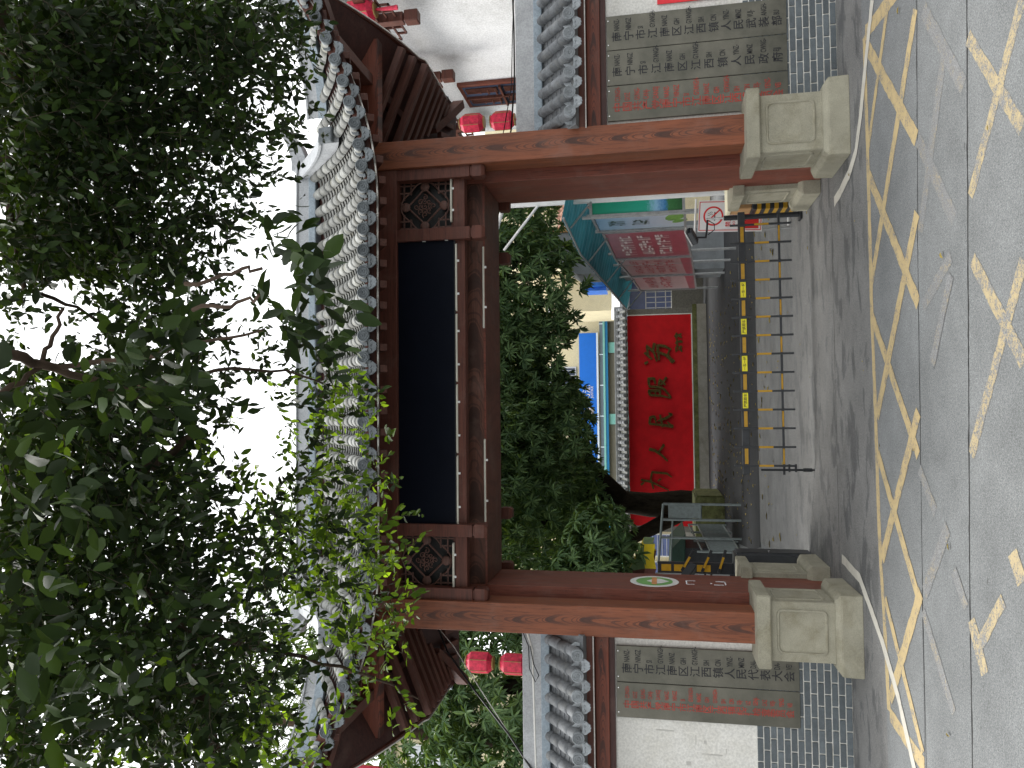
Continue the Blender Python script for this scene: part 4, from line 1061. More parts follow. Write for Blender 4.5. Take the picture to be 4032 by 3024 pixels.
CH = {  # strokes in a unit cell (x right, z up) with half widths
 'wei': [([(-.15, .5), (-.05, .40)], [.06, .03]), ([(.05, .5), (-.02, .2), (-.35, -.35)], [.05, .06, .02]), ([(-.3, .12), (.1, .2), (.35, .15), (.3, -.3), (.15, -.45)], [.04, .04, .06, .05, .02]), ([(.0, -.02), (.1, -.12)], [.05, .03])],
 'ren': [([(.15, .5), (.05, .15), (-.2, -.2), (-.5, -.5)], [.10, .09, .07, .05]), ([(-.02, .0), (.15, -.15), (.35, -.30), (.42, -.25)], [.05, .06, .08, .03])],
 'min': [([(-.1, .5), (.25, .45), (.3, .28), (-.05, .2)], [.06, .08, .07, .04]), ([(-.1, .5), (-.15, .1), (-.25, -.5)], [.07, .07, .10]), ([(-.3, -.05), (.1, .0), (.4, .05)], [.05, .06, .05]), ([(.05, .15), (.2, -.2), (.4, -.45), (.48, -.3)], [.05, .08, .07, .03]), ([(-.25, -.45), (.0, -.25)], [.08, .04])],
 'fu': [([(-.35, .45), (-.15, .5), (-.15, 0), (-.35, .0)], [.07, .08, .08, .05]), ([(-.35, .45), (-.4, -.1), (-.5, -.5)], [.07, .06, .04]), ([(-.32, .2), (-.18, .22)], [.04, .04]), ([(.1, .48), (.4, .5), (.4, .25), (.15, .2)], [.07, .08, .08, .05]), ([(.05, .5), (.0, .0), (-.1, -.2), (-.45, -.48)], [.07, .08, .07, .05]), ([(.1, .05), (.35, .0), (.1, -.25)], [.06, .07, .05]), ([(.1, -.05), (.45, -.3)], [.05, .07])],
 'wu': [([(.0, .5), (-.3, .25)], [.07, .05]), ([(-.1, .38), (.3, .42), (.0, .18), (-.4, .08)], [.05, .07, .06, .04]), ([(.0, .22), (.4, .15)], [.06, .08]), ([(-.35, .0), (.3, .05), (.25, -.2), (.1, -.42)], [.05, .08, .07, .04]), ([(.05, .1), (-.15, -.25), (-.45, -.5)], [.07, .07, .10]), ([(-.45, -.45), (-.1, -.3), (.15, -.38)], [.09, .05, .04]), ([(-.5, .5), (-.4, .38)], [.07, .05])]}
for c, x, z, sx_, sz_, sc_ in (('wei', -2.72, 1.96, 1.0, 1.25, 1.0), ('ren', -1.58, 1.90, .72, .70, .85), ('min', -.42, 1.77, .72, .92, .9), ('fu', .93, 1.80, .86, .86, .9), ('wu', 2.30, 1.81, .90, 1.12, 1.0)):
    mb = MB()
    for k, (pts, ws) in enumerate(CH[c]): brush(mb, pts, [w * sc_ * .74 for w in ws], x, z, sx_, sz_, 29.915 - .004 * k, 29.984)
    mb.obj('gilt_character', 'gilt', sw)
mb = MB()
for k in range(3):
    for j in range(4):
        a = random.uniform(0, 3.1); x = 2.42 + k * .25; z = 1.06 + random.uniform(-.10, .10)
        brush(mb, [(-.5 * math.cos(a), -.5 * math.sin(a)), (.1, .1), (.5 * math.cos(a), .5 * math.sin(a))], [.03, .035, .02], x, z, .26, .26, 29.95 - .002 * j, 29.984)
mb.obj('gilt_signature', 'gilt', sw)

# hall behind with a blue banner
hall = thing('hall', 'cream hall with teal piers and a blue justice banner behind the red wall', 'building', (-1, 38, 0))
MB().box(-9, 7.6, 38.3, 44, 4.5, 11).obj('upper_wall', 'cream', hall)
MB().box(-9, 9, 38.25, 39.5, 3.0, 4.28).obj('lower_wall', 'taupe', hall); MB().box(-9, 9, 38.3, 39.5, 0, 2.99).obj('ground_wall', 'plaster_shade', hall)
for k in range(5): MB().box(3.48 - .52 - k * 3.6, 3.48 - k * 3.6, 38.13, 38.249, 0, 4.26).obj('pier', 'teal_tile', hall)
MB().box(-9, 9, 38.0, 38.298, 4.285, 4.42).obj('blue_edge', 'blue_trim', hall); MB().box(-9, 9, 37.97, 38.29, 4.422, 4.52).obj('teal_edge', 'teal_tile', hall)
MB().box(-9, 9, 38.1, 38.29, 4.522, 4.70).obj('parapet', 'slate_panel', hall)
for k in range(9): MB().box(5.95 - k * 1.55, 6.0 - k * 1.55, 38.05, 38.099, 4.525, 4.71).obj('divider', 'pale_blue', hall)
MB().box(-6.5, 3.98, 37.98, 38.095, 4.76, 4.85).obj('pale_rail', 'pale_blue', hall)
bn = MB().box(-6.5, 3.97, 38.0, 38.08, 4.86, 5.72).obj('banner', 'blue_paint', hall); INV[bn.name] = Matrix.Identity(4)
mb = MB()
for c, x in (('司', .72), ('法', 1.14), ('中', -1.72), ('国', -1.30)): put_text(mb, c, x, 5.38, .42, 37.99)
put_text(mb, 'JUSTICE', .98, 5.08, .17, 37.99); put_text(mb, 'CHINA', -1.45, 5.08, .17, 37.99); mb.obj('lettering', 'print_white', bn)
MB().lathe([(.26, 0), (.25, -.02), (.001, -.02)], (-.06, 37.99, 5.27), 24, 'y').obj('emblem', 'print_white', bn)
MB().lathe([(.12, 0), (.11, -.012), (.001, -.012)], (-.06, 37.965, 5.32), 16, 'y').obj('emblem_centre', 'sign_red', bn)
for x in (1.6, -3.4, 5.6):
    w_ = MB().box(x - .7, x + .7, 38.22, 38.29, 5.9, 7.3).obj('window', 'grille', hall); INV[w_.name] = Matrix.Identity(4)
    MB().box(x - .62, x + .62, 38.20, 38.219, 5.98, 7.22).obj('pane', 'window_dark', w_)
    for k in range(5): MB().box(x - .5 + k * .25 - .012, x - .5 + k * .25 + .012, 38.15, 38.17, 5.9, 7.3).obj('bar', 'grille', w_)
# low block at the right end of the screen wall
lb = thing('side_house', 'low grey brick house with blue railings beyond the notice boards', 'building', (5.3, 31, 0))
MB().box(4.2, 8, 31.5, 35, 0, 1.25).obj('brick_wall', 'grey_brick_fine', lb)
MB().box(4.2, 8, 33.2, 35, 1.25, 3.4).obj('upper_wall', 'window_blue', lb)
MB().box(4.1, 8, 31.3, 35, 3.0, 3.12).obj('canopy_slab', 'pale_blue', lb)
for z in (1.5, 1.9, 2.3): MB().box(4.2, 6.5, 31.5, 31.53, z - .02, z + .02).obj('rail', 'grille', lb)
for k in range(10): MB().box(4.25 + k * .22, 4.27 + k * .22, 31.5, 31.53, 1.25, 2.3).obj('rail_post', 'grille', lb)
tag(MB().box(4.75, 5.9, 29.4, 30.8, 3.65, 4.75).obj('tarpaulin', 'tarp_blue', None, .15, 2), 'bundled blue tarpaulin on the roof behind the notice board', 'tarpaulin')
eb = thing('eave_house', 'cream house with white eaves behind the notice board canopy', 'building', (5.2, 32, 0))
MB().box(4.3, 8.5, 32.2, 36, 3.2, 6.4).obj('wall', 'cream', eb); MB().prism([(31.0, 3.35), (32.2, 3.75), (32.2, 3.65), (31.0, 3.25)], 3.9, 8.5, 'x').obj('white_eave', 'plaster_shade', eb)
# left house with blue windows
lh = thing('window_house', 'pale house with barred blue windows beyond the left railing', 'building', (-6.2, 34, 0))
MB().box(-10, -5.1, 34.1, 38, 0, 3.4).obj('wall', 'cream', lh)
MB().box(-5.2, -5.0, 34.0, 34.2, 0, 3.4).obj('corner_post', 'metal_white', lh)
for x in (-5.9, -7.1):
    w_ = MB().box(x - .5, x + .5, 34.03, 34.09, 1.3, 2.5).obj('window', 'metal_white', lh); INV[w_.name] = Matrix.Identity(4)
    MB().box(x - .45, x + .45, 34.01, 34.029, 1.35, 2.45).obj('pane', 'window_blue', w_)
    for k in range(6): MB().box(x - .5, x + .5, 33.96, 33.98, 1.38 + k * .2, 1.40 + k * .2).obj('bar', 'grille', w_)
MB().box(-9, -4.9, 33.6, 33.9, 0, .9).obj('low_wall', 'concrete', lh)

# ------------------------------------------------------------------ notice boards with a teal canopy on the right
nb = thing('notice_board', 'row of framed notice panels under a teal plastic canopy inside the gate', 'notice board', (3.9, 18, 0))
def quad_panel(name, c, mat, th_=.03, inset=0, d=0, parent=None):
    """c: near-bottom, far-bottom, far-top, near-top; thickness towards +X"""
    c = [Vector(p) for p in c]; m = sum(c, Vector()) / 4
    c = [p + (m - p) * inset + Vector((-d, 0, 0)) for p in c]
    return MB().hexa([p + Vector((th_, 0, 0)) for p in c] + c).obj(name, mat, parent or nb)
PN = [((4.55, 13.6, 1.45), (3.60, 13.8, 1.43), (3.60, 13.8, 3.10), (4.55, 13.6, 3.10), 'poster_city'),
      ((3.79, 14.6, 1.38), (3.85, 16.0, 1.32), (3.85, 16.0, 3.11), (3.79, 14.6, 3.14), 'poster_sky'),
      ((3.83, 16.1, 1.32), (3.92, 19.4, 1.04), (3.92, 19.4, 2.93), (3.83, 16.1, 3.03), 'panel_red'),
      ((3.92, 19.5, 1.03), (3.88, 21.8, .85), (3.88, 21.8, 2.62), (3.92, 19.5, 2.92), 'panel_pink'),
      ((3.88, 21.9, .84), (3.86, 24.3, .67), (3.86, 24.3, 2.40), (3.88, 21.9, 2.61), 'panel_white')]
def bil(c, s_, t): return Vector(c[0]).lerp(Vector(c[1]), s_).lerp(Vector(c[3]).lerp(Vector(c[2]), s_), t)
for i, p in enumerate(PN):
    c = p[:4]; fr_ = quad_panel('panel', c, p[4], .03)
    for a, b in ((0, 1), (1, 2), (2, 3), (3, 0)):
        MB().bar(Vector(c[a]) + Vector((-.01, 0, 0)), Vector(c[b]) + Vector((-.01, 0, 0)), .05, .05).obj('panel_frame', 'metal_grey', nb)
    def marks(name, mat, rows, s0, s1, t0, t1, fill):
        mb = MB()
        for r_ in range(rows):
            ta = t1 - (t1 - t0) * (r_ + .5) / rows; hh = (t1 - t0) / rows * .34; n = fill
            for k in range(n):
                sa = s0 + (s1 - s0) * (k + .5) / n; ww = (s1 - s0) / n * .40
                for j in range(4):
                    if random.random() < .5: q = (sa - ww, sa + ww, ta + hh * random.uniform(-1, 1), .12 * hh, 0)
                    else: q = (sa + ww * random.uniform(-1, .8), 0, ta - hh, hh * 2, 1)
                    if q[4] == 0: sv = [(q[0], q[2]), (q[1], q[2]), (q[1], q[2] + hh * .3), (q[0], q[2] + hh * .3)]
                    else: sv = [(q[0], q[2]), (q[0] + ww * .28, q[2]), (q[0] + ww * .28, q[2] + q[3]), (q[0], q[2] + q[3])]
                    mb.add([bil(c, 1 - a, b) + Vector((-.004 - .0008 * j, 0, 0)) for a, b in sv], [(0, 1, 2, 3)])
        o = mb.obj(name, mat, fr_); o['kind'] = 'stuff'
    if i == 2: marks('blurred_print', 'print_white', 3, .12, .85, .18, .88, 8)
    if i == 3: marks('blurred_print', 'print_red', 4, .15, .85, .22, .88, 7)
    if i == 4: marks('blurred_print', 'print_red', 2, .15, .9, .35, .85, 7)
    if i == 1: marks('blurred_print', 'print_dark', 2, .3, .65, .35, .9, 5)
    if i == 0: marks('blurred_print', 'print_white', 1, .25, .3, .15, .95, 1)
    if i == 1:
        for k in range(7):
            q = bil(c, random.uniform(.1, .9), random.uniform(.05, .16)); m_ = MB()
            m_.add([q + Vector((-.005, 0, 0)) + Vector((0, .28 * math.cos(a) * (1 if k % 2 else .6), .13 * math.sin(a) + .08 * math.cos(a))) for a in np.linspace(0, 6.28, 10, endpoint=False)], [tuple(range(10))])
            m_.obj('printed_leaf', 'print_leaf', fr_)
    if i in (3, 4): quad_panel('red_footer', (bil(c, 0, .0), bil(c, 1, .0), bil(c, 1, .12), bil(c, 0, .16)), 'panel_red', .001, .02, .006, fr_)
for x, y in ((3.58, 13.84), (3.78, 14.5), (3.84, 16.05), (3.94, 18.9), (3.93, 20.3), (3.90, 22.0), (3.87, 24.35)):
    MB().tube([(x, y, 0), (x, y, 3.35 - (y - 11.5) * .035)], .032, 8).obj('post', 'metal_grey', nb)
# canopy: corrugated teal sheets sloping to the front edge
cv = MB(); n = 70
for k in range(n + 1):
    y = 12.6 + k * (25.0 - 12.6) / n; f = k / n
    zt = 3.62 - .85 * max(0, (f - .25)) ; rip = .02 * (k % 2)
    cv.v += [(3.28 + .05 * f, y, zt - .12 + rip), (4.25, y, zt - .33 + rip)]
for k in range(n): cv.f.append((2 * k, 2 * k + 1, 2 * k + 3, 2 * k + 2)); cv.sm.append(False)
cv.obj('canopy_sheet', 'teal_sheet', nb)
MB().tube([(3.28, 12.6, 3.47), (3.28, 15.6, 3.47), (3.30, 20, 3.16), (3.32, 25, 2.84)], .022, 6).obj('canopy_rail', 'metal_grey', nb)
for y, z in ((13.5, 3.45), (16.6, 3.38), (19.4, 3.16), (22.2, 2.98), (24.6, 2.8)):
    MB().tube([(3.32, y, z), (3.93, y + .1, z - .48)], .02, 6).obj('bracket', 'metal_grey', nb)
gp = thing('gantry', 'white steel post with a slanting brace behind the right gateway column', 'post', (3.83, 14.0, 0))
MB().tube([(3.83, 13.6, 0), (3.83, 13.6, 4.72)], .05, 10).obj('post', 'metal_white', gp)
MB().tube([(3.83, 13.6, 4.70), (2.9, 13.6, 4.98)], .04, 8).obj('arm', 'metal_white', gp); MB().tube([(3.80, 13.6, 4.05), (3.0, 13.6, 4.70)], .025, 8).obj('brace', 'metal_white', gp)
sl = thing('slab_shed', 'grey slab shed wall with peeling white edge behind the notice board', 'shed', (4.9, 22, 0))
MB().prism([(4.04, 0), (5.45, 0), (5.36, 5.9), (5.25, 5.88), (4.66, 5.12), (4.04, 4.19)], 22.0, 23.5, 'y').obj('wall', 'slab_grey', sl)
MB().prism([(5.25, 5.86), (5.2, 5.4), (5.02, 5.45), (4.9, 5.15), (4.72, 5.1), (4.66, 5.12)], 21.985, 21.998, 'y').obj('peeled_edge', 'paint_flake', sl)
MB().prism([(5.30, 4.0), (5.48, 4.0), (5.40, 5.93), (5.28, 5.93)], 21.97, 22.1, 'y').obj('edge_board', 'box_tan', sl)
th_ = thing('tiled_house', 'cream house with a terracotta tiled roof beyond the right notice board', 'building', (7, 26, 0))
MB().box(5.8, 11, 26.8, 31, 0, 8).obj('wall', 'cream', th_)
rf = MB().prism([(24.0, 4.0), (26.8, 5.3), (26.8, 5.15), (24.0, 3.85)], 5.7, 11, 'x').obj('roof', 'terracotta', th_); INV[rf.name] = Matrix.Identity(4)
tt = half_tile(.09, .08, .36, 6).mesh('roof_tile', 'terracotta')
for k in range(13):
    for q in range(9):
        o = link_obj('roof_tile', tt, rf); o.matrix_basis = frame_at((5.82 + k * .2 + random.uniform(-.02, .02), 23.95 + q * .31, 4.0 + q * .144), (0, 2.8, 1.3))

# ------------------------------------------------------------------ white building on the right, behind the wall
wb = thing('white_building', 'white side building with a lattice window and hanging carved posts', 'building', (6.6, 12.5, 0))
MB().box(6.2, 10.5, 9.3, 16.05, 0, 7.6).obj('wall', 'plaster_shade', wb)
w_ = MB().box(6.13, 6.199, 13.52, 14.54, 3.95, 5.56).obj('window', 'wood_jamb', wb, .006); INV[w_.name] = Matrix.Identity(4)
MB().box(6.12, 6.129, 13.60, 14.46, 4.03, 5.48).obj('pane', 'window_dark', w_)
for q in ((13.60, 14.46, 4.74, 4.78), (14.01, 14.05, 4.03, 5.48)): MB().box(6.07, 6.12, q[0], q[1], q[2], q[3]).obj('lattice_bar', 'wood_beam', w_)
for k in range(4):
    for a, b in ((13.60, 14.01), (14.05, 14.46)):
        for c0, c1 in ((4.03, 4.74), (4.78, 5.48)):
            i_ = .05 + k * .05
            if a + i_ < b - i_: MB().box(6.085, 6.115, a + i_, b - i_, c0 + .08 + k * .15, c0 + .10 + k * .15).obj('lattice_bar', 'wood_beam', w_); MB().box(6.087, 6.113, a + i_, a + i_ + .02, c0 + .05, c1 - .05).obj('lattice_bar', 'wood_beam', w_)
MB().box(5.65, 6.19, 9.4, 16.2, 6.7, 6.85).obj('eave_slab', 'wood_soffit', wb)
MB().box(5.78, 5.90, 9.4, 16.0, 5.92, 6.08).obj('eave_beam', 'wood_beam', wb)
for y in (10.46, 12.45, 14.8):
    MB().box(-.07, .07, -.07, .07, 5.55, 6.7).obj('hanging_post', 'wood_beam', wb, .004, loc=(5.84, y, 0)); MB().box(-.085, .085, -.085, .085, 5.32, 5.53).obj('post_foot', 'wood_beam', wb, .012, loc=(5.84, y, 0))
    for s_ in (-1, 1):
        for a, b, c0, c1 in ((.07, .60, 5.78, 5.805), (.07, .42, 5.64, 5.665), (.575, .60, 5.78, 6.05), (.395, .42, 5.64, 5.8), (.22, .245, 5.66, 6.05), (.07, .6, 5.93, 5.955)):
            MB().box(5.825, 5.855, y + min(s_ * a, s_ * b), y + max(s_ * a, s_ * b), c0, c1).obj('fret_bar', 'wood_beam', wb)
# hexagonal red lanterns
def lantern_string(x, y, ztop, n, label, r_=.17, h=.42):
    t = thing('lantern_string', label, 'lantern', (x, y, ztop - n * (h + .13)), 'red hexagonal lanterns')
    MB().tube([(x, y, ztop + .25), (x, y, ztop)], .008, 6).obj('hook_cord', 'cable', t)
    for k in range(n):
        z1 = ztop - k * (h + .14); z0 = z1 - h
        b = MB().lathe([(r_ * .62, z0), (r_, z0 + .07), (r_ * 1.02, (z0 + z1) / 2), (r_, z1 - .07), (r_ * .62, z1)], (x, y, 0), 6, smooth=False).obj('lantern', 'lantern_red', t)
        for zz in (z0 - .02, z1): MB().lathe([(r_ * .6, zz), (r_ * .66, zz + .01), (r_ * .6, zz + .02)], (x, y, 0), 12).obj('ring', 'lantern_gold', b)
        mb = MB()
        for q in range(6):
            a = q * math.pi / 3; mb.tube([(x + r_ * 1.01 * math.cos(a), y + r_ * 1.01 * math.sin(a), z0 + .07), (x + r_ * 1.03 * math.cos(a), y + r_ * 1.03 * math.sin(a), (z0 + z1) / 2), (x + r_ * 1.01 * math.cos(a), y + r_ * 1.01 * math.sin(a), z1 - .07)], .006, 4)
        mb.obj('ribs', 'lantern_gold', b)
    MB().tube([(x, y, ztop - n * (h + .14) + .12), (x, y, ztop - n * (h + .14) - .2)], [.02, .035], 8).obj('tassel', 'lantern_red', t)
lantern_string(5.2, 13.0, 5.35, 2, 'two red lanterns hanging between the right column and the white building')
lantern_string(-4.02, 12.0, 5.05, 2, 'two red lanterns hanging in front of the left mango tree')
lantern_string(5.75, 10.0, 6.25, 1, 'red lantern under the upper eave at the far right')
lantern_string(-4.55, 9.0, 5.85, 1, 'red lantern below the roof corner at the far left', .2, .5)
tag(MB().tube([(-3.6, 10.8, 5.30), (-4.02, 12.0, 5.28), (-5.5, 14.5, 5.5)], .006, 5).obj('wire', 'cable'), 'thin wire carrying the lanterns before the left mango tree', 'wire')
# cream building at far left
cb = thing('apartment_house', 'cream house with a shuttered window behind the left trees', 'building', (-11, 20, 0))
MB().box(-14, -8.75, 20.2, 26, 0, 9.2).obj('wall', 'cream', cb); MB().box(-14, -8.6, 19.9, 20.3, 9.2, 9.5).obj('cornice', 'concrete', cb)
w_ = MB().box(-10.6, -9.05, 20.12, 20.19, 7.8, 8.85).obj('window', 'metal_white', cb); INV[w_.name] = Matrix.Identity(4)
for k in range(4): MB().box(-10.5 + k * .37, -10.2 + k * .37, 20.10, 20.119, 7.88, 8.78).obj('shutter', 'grille', w_)

# ------------------------------------------------------------------ left side of the drive
fn = thing('guard_rail', 'grey railing of upright bars along the left of the drive', 'railing', (-3.3, 20.5, 0))
mb = MB()
for a, b in (((-3.36, 23.0, 1.08), (-3.28, 18.2, .96)), ((-3.36, 23.0, .82), (-3.28, 18.2, .78)), ((-3.36, 23.0, .10), (-3.28, 18.2, .10))): MB().tube([a, b], .025, 6).obj('rail', 'rail_grey', fn)
for k in range(4):
    y = 23.0 - k * 1.6; MB().tube([(-3.36 + .017 * (23 - y), y, 0), (-3.36 + .017 * (23 - y), y, 1.09)], .028, 8).obj('post', 'rail_grey', fn)
bm_ = MB().box(-.008, .008, -.014, .014, .10, .80).mesh('upright', 'rail_grey')
for k in range(46): link_obj('upright', bm_, fn, (-3.36 + .017 * k * .104, 23.0 - k * .104, 0))
gt = thing('pipe_frame', 'dark pipe frame gate standing before the mango trunk', 'frame', (-2.9, 19.2, 0))
for a, b in (((-2.28, 19, 0), (-2.28, 19, 1.84)), ((-2.66, 19, 0), (-2.66, 19, 1.88)), ((-2.28, 19, 1.84), (-3.75, 19, 1.98)), ((-3.1, 19, 0), (-3.1, 19, 1.9)), ((-2.28, 19, .95), (-2.66, 19, .95))): MB().tube([a, b], .03, 8).obj('pipe', 'rail_grey', gt)
MB().box(-2.62, -2.31, 18.985, 19.015, .97, 1.72).obj('mesh_panel', 'rail_grey', gt); MB().tube([(-2.66, 19, 1.62), (-3.7, 19, 1.68)], .02, 6).obj('pipe', 'rail_grey', gt)
pt = thing('planter', 'mossy stone planter block at the foot of the mango trunk', 'planter', (-3.2, 24, 0))
MB().box(-3.85, -2.55, 23.4, 25.6, 0, .85).obj('stone', 'moss', pt, .05, 2)
cbn = thing('guard_booth', 'small dark green booth roof behind the left railing', 'booth', (-3.9, 20.5, 0))
MB().box(-4.8, -3.45, 19.6, 21.4, 0, 1.35).obj('wall', 'dark_grey_metal', cbn); MB().prism([(-4.95, 1.38), (-3.05, 1.30), (-3.45, 1.66), (-4.95, 1.72)], 19.3, 21.6, 'y').obj('roof', 'cabin_green', cbn, .02)
um = thing('umbrella', 'folded patchwork umbrella with yellow and maroon panels behind the left jamb', 'umbrella', (-3.3, 16, 0))
MB().tube([(-3.4, 16.2, 0), (-3.4, 16.2, 2.6)], .025, 8).obj('pole', 'metal_grey', um)
apex = (-3.35, 16.1, 2.62); rim_ = []
for k in range(8):
    a = k * math.pi / 4 + .3; rim_.append((-3.35 + .72 * math.cos(a), 16.1 + .72 * math.sin(a), 2.26 + .02 * math.cos(3 * a)))
for k in range(8):
    a, b = rim_[k], rim_[(k + 1) % 8]; m_ = ((a[0] + b[0]) / 2 * .97 + apex[0] * .03, (a[1] + b[1]) / 2 * .97 + apex[1] * .03, a[2] + .03)
    mt = ['umbrella_pale', 'umbrella_maroon', 'umbrella_green', 'umbrella_pale', 'umbrella_yellow', 'umbrella_maroon', 'umbrella_green', 'umbrella_yellow'][k]
    MB().add([apex, a, m_, b], [(0, 1, 2), (0, 2, 3)]).obj('canopy_panel', mt, um)
    MB().add([a, m_, b, (b[0], b[1], b[2] - .22), (m_[0], m_[1], m_[2] - .20), (a[0], a[1], a[2] - .22)], [(0, 1, 4, 5), (1, 2, 3, 4)]).obj('valance', ['umbrella_yellow', 'umbrella_maroon', 'umbrella_yellow', 'umbrella_green'][k % 4], um)

# ------------------------------------------------------------------ trees
def fast_mesh(name, V, F, mat):
    """V (n,3), F (m,4) quads"""
    me = bpy.data.meshes.new(name); n, m = len(V), len(F)
    me.vertices.add(n); me.vertices.foreach_set('co', V.astype(np.float32).ravel())
    me.loops.add(m * 4); me.loops.foreach_set('vertex_index', F.astype(np.int32).ravel())
    me.polygons.add(m); me.polygons.foreach_set('loop_start', np.arange(0, m * 4, 4, dtype=np.int32))
    me.polygons.foreach_set('use_smooth', np.ones(m, dtype=bool))
    me.update(calc_edges=True); me.materials.append(M[mat]); return me
def unit(a): return a / np.maximum(1e-9, np.linalg.norm(a, axis=-1, keepdims=True))
def leaves(P, D, N, L, W, fold=.18, curl=.12):
    """leaf blades: base P, direction D, face normal N, length L, half width W"""
    D = unit(D); N = unit(N - D * (N * D).sum(-1, keepdims=True)); X = np.cross(D, N)
    L = L[:, None]; W = W[:, None]
    def p(s_, x, z): return P + D * L * s_ + X * W * x + N * (W * z)
    V = np.stack([p(0, 0, 0), p(.30, -.85, fold * 2), p(.68, -.80, fold * 2 - curl), p(1, 0, -curl * 4), p(.68, .80, fold * 2 - curl), p(.30, .85, fold * 2)], 1).reshape(-1, 3)
    b = np.arange(len(P))[:, None] * 6
    F = np.concatenate([b + np.array([[0, 1, 2, 3]]), b + np.array([[0, 3, 4, 5]])], 0)
    return V, F
def leaves_round(P, D, N, L, W, fold=.10, curl=.10):
    D = unit(D); N = unit(N - D * (N * D).sum(-1, keepdims=True)); X = np.cross(D, N)
    L = L[:, None]; W = W[:, None]
    def p(s_, x, z): return P + D * L * s_ + X * W * x + N * (W * z)
    V = np.stack([p(0, 0, 0), p(.16, -.58, fold), p(.45, -1, fold * 1.4), p(.78, -.66, fold - curl), p(1, 0, -curl * 4), p(.78, .66, fold - curl), p(.45, 1, fold * 1.4), p(.16, .58, fold), p(.47, 0, 0)], 1).reshape(-1, 3)
    b = np.arange(len(P))[:, None] * 9
    F = np.concatenate([b + np.array([q]) for q in ([0, 1, 2, 8], [8, 2, 3, 4], [0, 8, 6, 7], [8, 4, 5, 6])], 0)
    return V, F
def rnd_dir(n): return unit(rng.normal(size=(n, 3)))
def twig_leaves(P0, DIR, n, L, spread=.8, droop=.35):
    """leaves set alternately along twigs. P0, DIR (m,3); n leaves per twig; L mean leaf length (m,)"""
    m = len(P0); k = np.arange(n)
    step = (L * .42)[:, None]
    pos = P0[:, None] + DIR[:, None] * (step * k)[..., None] - np.array([0, 0, 1.0]) * ((step * k) ** 2 * .5)[..., None]
    side = np.cross(DIR, np.array([0, 0, 1.0])); side = unit(side + 1e-3)
    up = unit(np.cross(side, DIR))
    ang = rng.uniform(0, 6.28, (m, n)); rad = side[:, None] * np.cos(ang)[..., None] + up[:, None] * np.sin(ang)[..., None]
    d = unit(DIR[:, None] * rng.uniform(.3, 1.0, (m, n, 1)) + rad * spread - np.array([0, 0, droop]))
    nn = unit(rng.normal(size=(m, n, 3)) * .55 + np.array([0, 0, 1.0]))
    ll = L[:, None] * rng.uniform(.65, 1.2, (m, n))
    return pos.reshape(-1, 3), d.reshape(-1, 3), nn.reshape(-1, 3), ll.ravel()
def twig_stems(P0, DIR, ln, r_):
    m = len(P0); a = unit(np.cross(DIR, np.array([.3, .2, .9]))); b = np.cross(DIR, a)
    ring = np.stack([a * r_[:, None], (-a * .5 + b * .87) * r_[:, None], (-a * .5 - b * .87) * r_[:, None]], 1)
    mid = P0 + DIR * (ln * .5)[:, None] - np.array([0, 0, 1.0]) * (ln * ln * .12)[:, None]; end = P0 + DIR * ln[:, None] - np.array([0, 0, 1.0]) * (ln * ln * .5)[:, None]
    V = np.concatenate([P0[:, None] + ring, mid[:, None] + ring * .8, end[:, None] + ring * .3], 1).reshape(-1, 3)
    b0 = np.arange(m)[:, None] * 9
    F = np.concatenate([b0 + np.array([[i * 3 + k, i * 3 + (k + 1) % 3, i * 3 + 3 + (k + 1) % 3, i * 3 + 3 + k]]) for i in range(2) for k in range(3)], 0)
    return V, F

# density of the street-side canopy, rows down the picture height / columns across, 50 units a cell, in hundredths
COVER = """
98 98 98 98 97 97 96 95 94 93 92 90 70 14 0 0 0 0
98 98 98 98 97 95 85 75 90 90 84 80 55 10 0 0 0 0
98 98 98 97 96 94 92 88 86 86 84 72 40 20 0 0 0 0
98 98 97 97 96 93 90 88 86 84 78 58 12 0 0 0 0 0
98 92 90 95 95 93 90 86 84 76 55 14 2 0 0 0 0 0
96 96 95 93 92 90 88 82 66 44 20 8 0 0 0 0 0 0
62 16 10 16 40 52 62 58 46 22 12 8 0 0 0 0 0 0
16 8 10 24 58 66 64 54 40 26 20 20 24 26 12 0 0 0
60 60 70 86 91 91 89 82 60 28 14 12 26 42 46 36 8 0
92 92 92 92 92 90 86 76 52 22 12 10 26 50 46 38 30 0
95 95 94 94 93 92 90 86 80 55 48 46 60 66 62 54 42 4
95 95 93 92 93 93 92 90 86 80 76 78 78 78 74 68 56 14
95 94 92 90 84 80 86 86 78 70 72 74 62 68 70 70 62 26
94 92 90 80 76 74 84 86 82 76 70 66 42 44 52 60 50 26
92 88 86 82 80 84 88 90 86 82 74 60 34 14 8 28 12 10
92 36 24 62 78 84 88 90 90 88 80 66 40 14 6 10 10 10
95 84 74 78 84 86 88 88 88 86 82 72 60 40 6 0 0 0
"""
grid = np.array([[int(q) for q in r_.split()] for r_ in COVER.strip().split('\n')]) / 100.0
K = 4032 / 2212; FD = FPX / K
